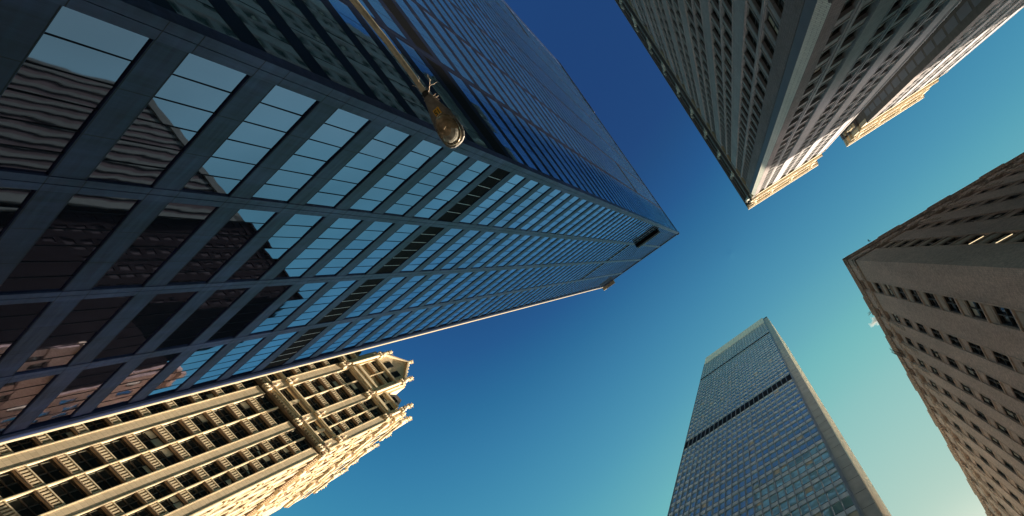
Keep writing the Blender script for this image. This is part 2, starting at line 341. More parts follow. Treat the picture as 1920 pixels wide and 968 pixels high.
# ================================================================== the glass tower
def glass_tower():
    K = (-19.08, -7.20)
    A = W(K, 146.4, -1); B = W(K, 232.4, 1)
    if A.n @ np.array([19.08, 7.2]) < 0: A = W(K, 146.4, 1)
    if B.n @ np.array([19.08, 7.2]) < 0: B = W(K, 232.4, -1)
    root = thing("glass_office_tower", "tall dark glass tower whose two walls of blue reflecting window bands fill the left half", "skyscraper", (K[0], K[1], 0))
    TOP = 207.0; LA, LB = 34.1, 70.2
    c4 = off(A, LA, 0); c2 = off(B, LB, 0); c3 = (c4[0] + c2[0] - K[0], c4[1] + c2[1] - K[1])
    ins = lambda p, d=0.45: (p[0] + (c3[0] + K[0] - 2 * p[0]) / 2 * d / 30, p[1] + (c3[1] + K[1] - 2 * p[1]) / 2 * d / 30)
    footprint("core", [ins(K), ins(c4), ins(c3), ins(c2)], 0.02, TOP + EYE - 1.5, 'louvre', root)
    FL, S0, SH = 3.9, 18.6, 1.28
    k0, k1 = -4, 48
    def side(w, L, edges, black, nm):
        gd, cv = (-.07, .03) if nm == "A" else (-.005, .0)
        wins, span = [], []
        ncol = 6
        rng = random.Random(nm)
        for bi in range(len(edges) - 1):
            a, b = edges[bi] + 0.42, edges[bi + 1] - 0.42
            for k in range(k0, k1 + 1):
                lo, hi = S0 + FL * k, S0 + FL * k + SH
                if hi > TOP - 1.6: break
                sp = MB()
                sp.box(w, a, b, -0.35, 0.0, lo, hi, 0, "b")
                for j in range(1, 3):                                   # panel joints
                    t = a + (b - a) * j / 3
                    sp.box(w, t - .012, t + .012, 0.0, 0.004, lo, hi, 1, "b")
                sp.box(w, a, b, -0.02, 0.006, lo + .03, lo + .055, 1, "b"); sp.box(w, a, b, -0.02, 0.006, hi - .055, hi - .03, 1, "b")
                span.append(sp)
                g0, g1 = hi, min(S0 + FL * (k + 1), TOP - 1.6)
                m = MB()
                blk = (bi, k) in black
                for j in range(ncol):
                    t0 = a + (b - a) * j / ncol; t1 = a + (b - a) * (j + 1) / ncol
                    tl = (rng.gauss(0, .003), rng.gauss(0, .005))
                    m.panel(w, t0, t1, gd, g0, g1, 2 if blk else 0, (0, 0) if blk else tl)
                    if j: m.box(w, t0 - .022, t0 + .022, gd - .01, gd + (.02 if nm == "A" else .003), g0, g1, 3 if blk and nm == "A" else 1, "b")
                if blk:
                    z = g0 + .12
                    while z < g1 - .1:
                        m.box(w, a, b, gd + .001, gd + (.014 if nm == "A" else .003), z, z + .05, 2, "b"); z += .2
                wins.append(m)
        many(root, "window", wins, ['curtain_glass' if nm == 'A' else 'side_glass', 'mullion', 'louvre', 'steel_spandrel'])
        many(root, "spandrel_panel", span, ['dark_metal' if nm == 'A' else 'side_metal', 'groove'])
        for e in edges[1:-1]:
            c = MB()
            c.box(w, e - .42, e - .02, -0.35, cv, -12, TOP - 1.6, 0, "b"); c.box(w, e + .02, e + .42, -0.35, cv, -12, TOP - 1.6, 0, "b")
            c.box(w, e - .02, e + .02, -0.35, cv - (.05 if nm == "A" else .006), -12, TOP - 1.6, 1, "b")
            for k in range(k0, k1 + 1):
                for z in (S0 + FL * k, S0 + FL * k + SH):
                    if z < TOP - 2: c.box(w, e - .42, e + .42, cv - .02, cv + .004, z - .012, z + .012, 1, "b")
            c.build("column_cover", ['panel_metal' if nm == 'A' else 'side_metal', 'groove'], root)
    side(A, LA, [0.15, 8.35, 16.55, 25.1, 33.7], {(b, 7) for b in range(4)} | {(0, 33), (0, 34), (1, 32), (2, 32)}, "A")
    eb = [0.55, 10.4, 19.85, 29.4, 38.9, 48.4, 57.9, 67.4]
    side(B, LB, eb, {(b, 7) for b in range(7)} | {(1, 34), (6, 35)}, "B")
    # corner columns: near corner, far corner of each wall
    c = MB()
    c.box(A, -0.30, 0.14, -0.5, 0.05, -12, TOP - 1.6, 0, "b"); c.box(A, 0.17, 0.60, -0.5, 0.05, -12, TOP - 1.6, 0, "b")
    c.box(A, 0.13, 0.18, -0.5, 0.0, -12, TOP - 1.6, 1, "b")
    c.box(B, 0.02, 0.97, -0.5, 0.01, -12, TOP - 1.6, 0, "b")
    for k in range(k0, k1 + 1):
        for z in (S0 + FL * k, S0 + FL * k + SH):
            c.box(A, -0.30, 0.60, 0.02, 0.055, z - .012, z + .012, 1, "b"); c.box(B, 0.02, .97, 0.0, 0.014, z - .012, z + .012, 1, "b")
    c.build("corner_column", ['panel_metal', 'groove'], root)
    c = MB(); c.box(A, 33.3, 34.35, -0.6, 0.10, -12, TOP - 1.6, 0); c.box(A, 33.62, 33.68, 0.05, 0.11, -12, TOP - 1.6, 1)
    c.build("corner_column", ['side_metal', 'groove'], root)
    c = MB(); c.box(A, 34.36, 34.72, -0.8, 0.14, -12, TOP + .4, 0); c.build("edge_trim", 'pale_metal', root)
    c = MB(); c.box(B, 67.0, 70.2, -0.6, 0.01, -12, TOP - 1.6, 0); c.build("corner_column", 'panel_metal', root)
    # parapet with a dark slot below it
    c = MB()
    for w, L in ((A, LA), (B, LB)):
        c.box(w, -0.3, L, -0.6, -0.25, TOP - 1.6, TOP - .75, 1)
        c.box(w, -0.3, L, -0.6, 0.12, TOP - .75, TOP + .4, 0)
    c.build("parapet", ['panel_metal', 'louvre'], root)
    c = MB(); c.box(A, LA - 4.4, LA + .9, -0.3, 1.3, TOP + .4, TOP + 1.3, 0); c.build("roof_ledge", 'pale_metal', root)
    c = MB(); c.box(B, 50, 69, -0.5, .22, TOP + .4, TOP + 1.2, 0)
    c.build("roof_ledge", 'panel_metal', root)
    # cradle hanging on the lit wall near the top
    cr = thing("facade_cradle", "long black maintenance cradle with a pale rail hanging high on the glass tower's lower wall", "work platform", A.p(4.6, .5, 152))
    m = MB(); m.box(A, 1.1, 8.3, 0.12, 1.05, 152.0, 152.15, 0); m.box(A, 1.1, 8.3, 0.98, 1.05, 152.15, 155.6, 0); m.box(A, 1.1, 1.2, 0.12, 1.05, 152.15, 155.6, 0); m.box(A, 8.2, 8.3, .12, 1.05, 152.15, 155.6, 0)
    m.build("basket", 'louvre', cr)
    m = MB()
    for t0, t1 in ((1.3, 3.4), (3.7, 5.2), (5.5, 8.1)): m.box(A, t0, t1, 1.06, 1.12, 155.2, 155.35, 0)
    m.build("rail", 'sill_stone', cr)
    m = MB()
    for t in (1.6, 7.8): m.tube([A.p(t, .6, 155), A.p(t, .6, TOP + 1.5)], .03, 5)
    m.build("cable", 'iron', cr)
    return A, B
GA, GB = glass_tower()

# ================================================================== the piered brick tower (upper right)
def piered_tower():
    O = (4.30, -12.384)
    h1 = W(O, 233.5, 1); h2 = W(O, -31.4, 1)
    if h1.n @ -np.array(O) < 0: h1 = W(O, 233.5, -1)
    if h2.n @ -np.array(O) < 0: h2 = W(O, -31.4, -1)
    root = thing("brick_pier_tower", "grey brick tower with paired windows between tall piers and a heavy carved cornice, upper right", "skyscraper", (O[0], O[1], 0))
    TOP, FL, H0, SP = 154.0, 4.05, 48.1, 1.38
    DEP = 0.50
    L1, LW, T2 = 74.6, 17.4, 26.9                      # long wall, wing width, start of second wing
    LW2 = T2 + 16.9
    # solid cores set back by the window reveals
    def rect(w, t0, t1, d0, d1): return [off(w, t0, d0), off(w, t1, d0), off(w, t1, d1), off(w, t0, d1)]
    def core(t0, t1, back, name="core"):
        footprint(name, rect(h2, t0, t1, -DEP, -back), 0.02, TOP + EYE - 2.0, 'bronze_trim', root)
    core(DEP + .05, LW - .02, L1)
    core(T2 + .02, LW2, L1)
    footprint("core", rect(h2, LW - .03, T2 + .03, -14.0, -L1), 0.02, TOP + EYE - 2.0, 'bronze_trim', root)
    wins, walls = [], MB()
    rng = random.Random(3)
    TOPW = 134.4
    floors = range(-12, 23)
    def window(w, t0, t1, z0, z1):
        m = MB()
        m.panel(w, t0, t1, -DEP + .06, z0, z1, 0, (rng.gauss(0, .004), rng.gauss(0, .008)))
        f = .07
        for a, b in ((t0, t0 + f), (t1 - f, t1)): m.box(w, a, b, -DEP + .065, -DEP + .16, z0, z1, 1, "b")
        zm = (z0 + z1) / 2
        m.box(w, t0, t1, -DEP + .065, -DEP + .14, zm - .04, zm + .04, 1, "b")
        m.box(w, t0, t1, -DEP + .065, -DEP + .16, z1 - .08, z1, 1, "b")
        tm = (t0 + t1) / 2; m.box(w, tm - .03, tm + .03, -DEP + .065, -DEP + .12, z0, z1, 1, "b")
        if rng.random() < .25:
            m.panel(w, t0 + f, t1 - f, -DEP + .062, z1 - (z1 - z0) * rng.uniform(.2, .55), z1, 2)
        return m
    def bays(w, starts, ww, mw):
        for s in starts:
            for a, b in ((s, s + ww), (s + ww + mw, s + 2 * ww + mw)):
                for k in floors:
                    z = H0 + FL * k                         # lintel edge: the spandrel runs up from here
                    if z + SP > TOPW: continue
                    walls.box(w, a, b, -DEP + .02, -.16, z, z + SP, 0, "b")
                    walls.box(w, a, b, -.16, -.10, z, z + .16, 1, "b")              # lintel edge
                    walls.box(w, a, b, -.16, -.08, z + SP - .14, z + SP, 1, "b")    # sill
                    walls.box(w, a + .12, b - .12, -.16, -.13, z + .4, z + SP - .35, 0, "b")
                    wins.append(window(w, a, b, z + SP, min(z + FL, TOPW + .8)))
            m = MB()                                         # thin mullion pier with round top
            m.box(w, s + ww, s + ww + mw, -DEP, -.06, -12, TOPW + .2, 0, "b")
            m.box(w, s + ww + mw * .3, s + ww + mw * .7, -.06, .02, -12, TOPW, 0, "b")
            m.build("mullion_pier", 'limestone', root)
    s1 = [3.0 + 5.8 * i for i in range(12)]
    bays(h1, s1, 1.72, .46)
    s2 = [1.45 + 5.22 * i for i in range(3)]
    bays(h2, s2, 1.28, .58)
    s3 = [T2 + 1.9 + 5.0 * i for i in range(3)]
    bays(h2, s3, 1.28, .58)
    # side of the second wing facing the court: a few windows and pale panels
    sw = W(off(h2, T2, 0), 232.0, 1)
    if sw.n @ -np.array(sw.o) < 0: sw = W(off(h2, T2, 0), 232.0, -1)
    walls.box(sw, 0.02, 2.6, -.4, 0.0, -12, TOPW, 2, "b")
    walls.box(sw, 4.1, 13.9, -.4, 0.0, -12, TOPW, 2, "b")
    for k in floors:
        z = H0 + FL * k
        if z + SP > TOPW: continue
        walls.box(sw, 2.6, 4.1, -.4, -.1, z, z + SP + .5, 2, "b")
        wins.append(MB()); wins[-1].panel(sw, 2.6, 4.1, -.3, z + SP + .5, z + FL, 0); wins[-1].box(sw, 2.6, 4.1, -.29, -.22, z + 2.9, z + 3.0, 1, "b")
        walls.box(sw, 1.0, 2.2, 0.0, 0.02, z + .2, z + FL - .5, 3, "b")
    walls.build("wall", ['limestone', 'sill_stone', 'dark_stone', 'bluish_stone'], root)
    many(root, "window", wins, ['dark_glass', 'bronze_trim', 'blind'])
    # wide piers
    def pier(w, a, b, mat='grey_brick', cap=True, d=.0, lines=True):
        m = MB(); m.box(w, a, b, -DEP - .1, d, -12, TOPW - (.6 if cap else -.4), 0, "b")
        if lines:
            for t in (a + .10, b - .10): m.box(w, t - .045, t + .045, d, d + .05, -12, TOPW - 1.2, 1, "b")
        if cap:
            m.box(w, a + .05, b - .05, -DEP, d + .10, TOPW - .6, TOPW + .3, 1, "b")
        m.build("pier", [mat, 'limestone'], root)
    pier(h1, 1.50, 3.0, cap=False, lines=False)
    for i in range(12):
        a = 3.0 + 5.8 * i + 3.9; pier(h1, a, a + 1.9, 'limestone')
    pier(h2, 0.42, 1.45, cap=False, lines=False)
    for i in range(3):
        a = 1.45 + 5.22 * i + 3.14; pier(h2, a + .1, min(a + 2.0, LW), 'limestone' if i else 'limestone')
    pier(h2, T2, T2 + 1.9, cap=False, lines=False)
    for i in range(3):
        a = T2 + 1.9 + 5.0 * i + 3.14; pier(h2, a + .1, min(a + 1.86, LW2), 'limestone')
    # the corner: slate strip on the long wall, pale glazed chamfer, shadow joint
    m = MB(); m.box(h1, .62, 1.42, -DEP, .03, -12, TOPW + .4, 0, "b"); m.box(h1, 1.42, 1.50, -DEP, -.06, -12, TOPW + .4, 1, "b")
    m.build("corner_strip", ['bluish_stone', 'brown_trim'], root)
    m = MB()
    a = off(h1, .62, .03); b = off(h2, .36, .02)
    m.quad([(a[0], a[1], -10), (b[0], b[1], -10), (b[0], b[1], TOPW + 2), (a[0], a[1], TOPW + 2)], 0, [(0, -10), (.8, -10), (.8, TOPW), (0, TOPW)])
    m.box(h2, .34, .42, -.4, -.05, -12, TOPW + .4, 1, "b")
    m.build("corner_chamfer", ['pale_stone', 'groove'], root)
    # side wall of first wing in the court + outer end of second wing
    m = MB(); m.box(h2, LW, LW + .3, -L1, 0.0, -12, TOPW + .3, 0); m.build("court_wall", 'limestone', root)
    m = MB(); m.box(h2, LW2 - .02, LW2 + .3, -40, 0.0, -12, TOPW + .3, 0); m.build("end_wall", 'limestone', root)
    # entablature and cornice
    def cornice(w, a, b, name="cornice", back=1.2, s_end=0, e_end=0):
        m = MB(); T = TOPW; x0, x1 = a, b
        m.box(w, x0, x1, -back, -.12, T + .4, T + 6.2, 1, "b")                       # dark arcaded storey
        m.box(w, x0 - s_end * .3, x1 + e_end * .3, -back, .22, T + 6.2, T + 6.6, 0); m.box(w, x0 - s_end * .4, x1 + e_end * .4, -back, .36, T + 6.6, T + 7.1, 0)
        m.box(w, x0, x1, -back, .10, T + 7.1, T + 15.0, 1, "b")                       # frieze
        t = x0 + .1
        while t < x1 - .2: m.box(w, t, t + .28, .10, .42, T + 14.2, T + 15.0, 0, "b"); t += .56
        m.box(w, x0 - s_end * .45, x1 + e_end * .45, -back, .45, T + 15.0, T + 15.8, 0)
        m.box(w, x0 - s_end * .78, x1 + e_end * .78, -back, .80, T + 17.2, T + 18.2, 0)
        m.box(w, x0 - s_end * .98, x1 + e_end * .98, -back, 1.0, T + 18.2, T + 19.6, 0)
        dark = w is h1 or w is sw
        m.build(name, ['shade_trim' if dark else 'cornice_stone', 'dark_stone' if dark else 'cornice_stone'], root)  # shade of the long and court walls is put into darker stone
    def brackets(w, ts):
        for t in ts:
            m = MB(); T = TOPW
            m.box(w, t - .42, t + .42, -.1, .72, T + 15.8, T + 17.2, 0)
            m.box(w, t - .45, t + .45, .05, .30, T + 8.2, T + 13.6, 0); m.box(w, t - .3, t + .3, .3, .55, T + 9.5, T + 13.2, 0)
            m.lathe(w.p(t, .50, T + 13.4), [(.12, 0), (.3, .25), (.34, .7), (.2, 1.2), (.05, 1.4)], 7)
            m.box(w, t - .2, t + .2, .5, .86, T + 15.9, T + 16.6, 0)
            m.build("cornice_bracket", 'pale_stone' if w is h1 else 'cornice_stone', root)
    def panels(w, ts, hw):
        for t in ts:
            m = MB(); m.prism(w, [(t - hw, TOPW + 11), (t - hw + .3, TOPW + 9.2), (t + hw - .3, TOPW + 9.2), (t + hw, TOPW + 11), (t + hw - .3, TOPW + 12.8), (t - hw + .3, TOPW + 12.8)], .05, .16, 0)
            m.build("frieze_panel", 'dark_stone', root)
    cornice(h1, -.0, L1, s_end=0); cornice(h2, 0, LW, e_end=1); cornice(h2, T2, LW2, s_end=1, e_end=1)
    m = MB(); T = TOPW
    m.box(h2, -.98, .0, -1.5, 1.0, T + 18.2, T + 19.6, 0); m.box(h2, -.78, .0, -1.5, .80, T + 17.2, T + 18.2, 0)
    m.box(h2, -.45, 0, -1.2, .45, T + 15.0, T + 15.8, 0); m.box(h2, -.35, 0, -1.2, .36, T + 6.6, T + 7.1, 0)
    m.build("cornice", 'cornice_stone', root)
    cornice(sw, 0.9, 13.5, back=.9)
    brackets(h1, [1.0] + [s + 4.85 for s in s1]); brackets(h2, [1.0] + [s + 4.1 for s in s2]); brackets(h2, [T2 + 1.0] + [s + 4.1 for s in s3])
    brackets(sw, [1.8, 4.6])
    panels(h2, [s + 1.6 for s in s2], 1.4); panels(h2, [s + 1.6 for s in s3], 1.4)
    # belt mouldings under the top, seen dark on the shaded walls
    for w, a, b in ((h1, -.0, L1), (h2, .42, LW), (h2, T2, LW2)):
        m = MB()
        m.box(w, a, b, -DEP, .14, TOPW + .02, TOPW + .34, 0, "b"); m.build("belt_course", 'cornice_stone', root)
    # low bracketed balcony at the corner, above the camera
    m = MB()
    m.box(h2, -.75, 2.2, -.3, .75, 31.4, 31.9, 0); m.box(h2, -.6, 1.3, -.2, .55, 30.7, 31.4, 0)
    m.box(h1, -.75, 1.6, -.3, .75, 31.395, 31.895, 0); m.box(h1, -.6, 1.2, -.2, .55, 30.7, 31.4, 0)
    for t in (0.1, 1.3): m.box(h2, t, t + .3, .0, .62, 30.1, 30.7, 0)
    m.build("balcony", 'dark_stone', root)
    footprint("roof_slab", rect(h2, .2, LW, -.2, -L1), TOP + EYE - 2.0, TOP + EYE - 1.6, 'roof', root)
    footprint("roof_slab", rect(h2, T2, LW2, -.2, -L1), TOP + EYE - 2.0, TOP + EYE - 1.6, 'roof', root)
    footprint("lobby_wall", rect(h2, .02, LW, .0, -L1), 0.0, 2.0, 'limestone', root)
    return h1, h2
H1, H2 = piered_tower()

# ================================================================== the brown brick building (right)
def brick_building():
    O = (13.774, .639)
    a = W(O, -32.0, 1); b = W(O, 55.3, 1)
    if a.n @ -np.array(O) < 0: a = W(O, -32.0, -1)
    if b.n @ -np.array(O) < 0: b = W(O, 55.3, -1)
    root = thing("brown_brick_building", "brown brick block with rows of dark windows, its corner pointing left at the right edge", "building", (O[0], O[1], 0))
    TOP, FL, L1, L2, DEP = 71.0, 3.98, 62.0, 42.5, .27
    c2 = off(a, L1, 0); c4 = off(b, L2, 0); c3 = (c2[0] + c4[0] - O[0], c2[1] + c4[1] - O[1])
    cen = ((c2[0] + c4[0]) / 2, (c2[1] + c4[1]) / 2)
    def ins(p, d):
        v = np.array(cen) - np.array(p); v /= np.linalg.norm(v); return tuple(np.array(p) + v * d)
    footprint("core", [ins(O, .7), ins(c2, .7), ins(c3, .7), ins(c4, .7)], .02, TOP + EYE - 1.2, 'brown_brick', root)
    wins = []; rng = random.Random(11)
    walls = MB()
    def side(w, L, cols, nm):
        prev = 0.0
        z0, z1 = -12, 65.6
        for ci, (s, ww) in enumerate(cols):
            walls.box(w, prev, s, -DEP - .3, 0, z0, z1, 0, "b")
            # thin string course beside the column
            walls.box(w, s - .10, s - .04, 0, .03, z0, z1, 1, "b")
            k = -16
            while True:
                zb = 51.2 + FL * k - 2.6; zt = zb + 2.6          # window, panel above
                if zt > z1: break
                if zt > -12:
                    pan = 0 if ci else 2
                    walls.box(w, s, s + ww, -DEP - .3, -.10 if ci else -.08, zt, zb + FL, pan, "b")
                    if ci == 0:
                        walls.box(w, s + .14, s + ww - .14, -.08, -.05, zt + .25, zb + FL - .3, 2, "b")
                    walls.box(w, s - .02, s + ww + .02, -.2, -.02 if ci else .03, zb + .0 - .16, zb, 1, "b")
                    m = MB()
                    m.panel(w, s, s + ww, -DEP, zb, zt, 0, (rng.gauss(0, .006), rng.gauss(0, .012)))
                    for x0, x1 in ((s, s + .07), (s + ww - .07, s + ww), (s + ww / 2 - .03, s + ww / 2 + .03)): m.box(w, x0, x1, -DEP + .01, -DEP + .12, zb, zt, 1, "b")
                    for z in (zb, zt - .07, (zb + zt) / 2 - .03): m.box(w, s, s + ww, -DEP + .01, -DEP + .1, z, z + .07, 1, "b")
                    if nm == "a" and ci == 0 and (abs(zb - 40.6) < 1.6 or abs(zb - 36.7) < 1.6): m.box(w, s + .15, s + ww - .15, -DEP + .11, -DEP + .14, zb + 1.2, zb + 1.30, 3, "b")
                    r = rng.random()
                    if r < .35: m.panel(w, s + .07, s + ww - .07, -DEP + .014, zt - .07 - rng.uniform(.5, 1.5), zt - .07, 2)
                    wins.append(m)
                k += 1
            prev = s + ww
        walls.box(w, prev, L, -DEP - .3, 0, z0, z1, 0, "b")
        # cornice bands with attic windows between them
        bands = ((65.6, 66.3, .12), (66.3, 66.6, .20), (66.6, 66.9, .12))
        m = MB()
        for zb, zt, d in bands: m.box(w, -d, L, -.6, d, zb, zt, 0, "b")
        t = .2
        while t < L: m.box(w, t, t + .22, .1, .19, 65.75, 66.25, 0, "b"); t += .5
        for zb, zt, d in ((70.0, 70.35, .14), (70.35, 70.7, .22), (70.7, 71.1, .30)): m.box(w, -d, L, -.6, d, zb, zt, 0, "b")
        t = .2
        while t < L: m.box(w, t, t + .2, .02, .20, 69.6, 70.0, 0, "b"); t += .45
        m.build("cornice", 'brown_trim', root)
        pv = -.02; att = MB()
        for s, ww in cols:
            att.box(w, pv, s, -DEP - .3, 0.02, 66.9, 70.0, 0, "b")
            q = MB(); q.panel(w, s, s + ww, -DEP, 66.9, 69.4, 0); q.box(w, s, s + ww, -DEP + .01, -DEP + .1, 68.1, 68.2, 1, "b"); wins.append(q)
            att.box(w, s, s + ww, -DEP - .3, -.05, 69.4, 70.0, 0, "b")
            pv = s + ww
        att.box(w, pv, L, -DEP - .3, .02, 66.9, 70.0, 0, "b")
        att.build("attic_wall", 'brown_brick', root)
    ca = [(2.4, 1.4)] + [(5.75 + 2.95 * i, 1.2) for i in range(19)]
    cb = [(2.68, 1.45), (6.6, 1.2), (9.55, 1.2)] + [(12.37 + 2.83 * i, 1.2) for i in range(11)]
    side(a, L1, ca, "a"); side(b, L2, cb, "b")
    walls.build("wall", ['brown_brick', 'brown_trim', 'tan_panel'], root)
    many(root, "window", wins, ['dark_glass', 'bronze_trim', 'blind', 'tube_light'])
    # raised parapet blocks over the piers: the stepped outline
    for w, c in ((a, ca), (b, cb)):
        for s, ww in c[1::2]:
            m = MB(); m.box(w, s - 1.5, s + ww - .1, -.5, .36, 71.1, 71.45, 0); m.build("parapet_block", 'brown_trim', root)
        for s, ww in c[1:]:
            m = MB()
            m.box(w, s + ww + .3, s + ww + .75, .0, .06, 60.5, 65.6, 0, "b"); m.box(w, s + ww + .2, s + ww + .85, .0, .1, 64.6, 65.6, 0, "b")
            for z in (61.2, 62.3, 63.4): m.box(w, s + ww + .35, s + ww + .7, .06, .12, z, z + .5, 0, "b")
            m.build("pier_ornament", 'brown_trim', root)
    # iron ladder hooped over the parapet
    m = MB()
    for t in (12.6, 13.15): m.tube([b.p(t, .3, 67.5), b.p(t, .5, 69.2), b.p(t, .55, 71.6), b.p(t, .3, 71.9)], .03, 5)
    for i in range(9): m.tube([b.p(12.6, .34 + .025 * i, 67.7 + i * .45), b.p(13.15, .34 + .025 * i, 67.7 + i * .45)], .02, 4)
    m.build("roof_ladder", 'iron', root)
    footprint("roof_slab", [O, c2, c3, c4], TOP + EYE - .4, TOP + EYE - .1, 'roof', root)
    return a, b
RA, RB = brick_building()

# weeds growing on the parapet
def weed(w, t, h, s, label):
    m = MB(); rng = random.Random(int(t * 10)); base = Vector(w.p(t, .45, h))
    for i in range(7):
        d = Vector((rng.gauss(0, .5), rng.gauss(0, .5), 1.0)) + Vector((w.n[0], w.n[1], 0)) * .7
        d = d.normalized() * s * rng.uniform(.6, 1.0)
        mid = base + d * .5 + Vector((rng.gauss(0, .05), rng.gauss(0, .05), 0))
        m.tube([tuple(base), tuple(mid), tuple(base + d)], [.02 * s, .014 * s, .006], 4)
        for j in range(9):
            c = base + d * rng.uniform(.35, 1.05); a = Vector((rng.gauss(0, 1), rng.gauss(0, 1), rng.gauss(0, 1))).normalized() * .09 * s; b_ = a.orthogonal().normalized() * .06 * s
            m.quad([tuple(c - a), tuple(c + b_), tuple(c + a), tuple(c - b_)])
    o = m.build("roof_weed", 'leaf'); o["label"] = label; o["category"] = "plant"; o["group"] = "weeds on the brick parapet"
weed(RB, 7.3, 71.1, .55, "small leafy weed sticking out of the brick parapet left of the wisp of cloud")
weed(RA, 3.3, 71.1, .42, "tiny weed on the upper-left parapet of the brown brick building")

# ================================================================== the steel and glass slab (lower right)
def steel_tower():
    O = (15.433, 27.071)
    f = W(O, -37.6, 1)
    if f.n @ -np.array(O) < 0: f = W(O, -37.6, -1)
    root = thing("steel_glass_tower", "slender steel and glass tower with two dark bands and a beige crown, lower right", "skyscraper", (O[0], O[1], 0))
    TOP, FL = 250.0, 3.9
    L = 31.0; NC = 24; DEPTH = 15.0
    footprint("core", [off(f, -L + .3, -.45), off(f, 1.9, -.45), off(f, 1.9, -DEPTH), off(f, -L + .3, -DEPTH)], .02, TOP + EYE - 1, 'louvre', root)
    cw = L / NC
    wins, span = [], []; rng = random.Random(5)
    CB = 233.8
    z = 57.2 - FL * 17; k = 0
    bands = ((124.6, 129.6), (202.0, 204.7))
    floors = []
    while z < CB - .5:
        floors.append(z); z += FL
    for z in floors:
        zt = min(z + FL, CB)
        sp = MB(); sp.box(f, -L, 0, -.3, -.06, z, z + 1.25, 0, "b"); sp.box(f, -L, 0, -.06, -.03, z + 1.17, z + 1.25, 1, "b"); span.append(sp)
        for g in range(0, NC, 4):                          # four columns make one window unit
            m = MB()
            for j in range(g, g + 4):
                t0 = -L + cw * j
                m.panel(f, t0, t0 + cw, -.2, z + 1.25, zt, 0, (rng.gauss(0, .0015), rng.gauss(0, .003)))
                if rng.random() < .05: m.panel(f, t0 + .1, t0 + cw - .1, -.19, zt - rng.uniform(.4, 1.6), zt, 2)
            wins.append(m)
    many(root, "window", wins, ['tower_glass', 'steel_mullion', 'blind'])
    many(root, "spandrel_panel", span, ['steel_spandrel', 'mullion'])
    for i, (z0, z1) in enumerate(bands):
        m = MB(); m.box(f, -L, 0, -.3, .02, z0, z1, 0, "b"); m.build("louvre_band", 'louvre', root)
    for j in range(NC + 1):
        t = -L + cw * j
        m = MB(); m.box(f, t - .055, t + .055, -.2, .12, -12, CB + .0, 0, "b"); m.build("mullion", 'steel_mullion', root)
    m = MB()
    for j in range(NC):
        t = -L + cw * j; m.box(f, t + .05, t + cw - .05, -.4, .12, CB, TOP, 0, "b")
    m.box(f, -L, 0, -.5, .04, CB + .2, TOP - .2, 1, "b")
    m.build("crown", ['crown_panel', 'column_panel'], root)
    # corner column, with cladding joints
    m = MB()
    m.box(f, .10, .22, -.3, .22, -12, TOP - 8, 1, "b"); m.box(f, .30, .38, -.3, .22, -12, TOP - 8, 1, "b")
    m.box(f, .0, 2.0, -.6, .08, -12, TOP - 8, 0)
    m.build("corner_column", ['column_panel', 'steel_mullion'], root)
    m = MB()
    z = -10
    while z < TOP - 8:
        m.box(f, .5, 2.003, .06, .092, z, z + .05, 0, "b"); z += FL
    m.build("joint", 'groove', root)
    s = W(off(f, 2.0, 0), 52.4, 1)
    if s.n @ np.array([1, -1]) < 0: s = W(off(f, 2.0, 0), 52.4, -1)
    m = MB(); m.box(s, .02, DEPTH, -.4, .04, -12, TOP - 10, 0)
    for j in range(12): m.box(s, .5 + j * 1.2, .62 + j * 1.2, .04, .12, -12, TOP - 10, 1, "b")
    m.build("side_wall", ['white_panel', 'crown_panel'], root)
    m = MB(); m.box(f, -L - .05, 1.6, -DEPTH, -.5, TOP - 8, TOP - .3, 0); m.build("roof_screen", 'column_panel', root)
    return f
TF = steel_tower()

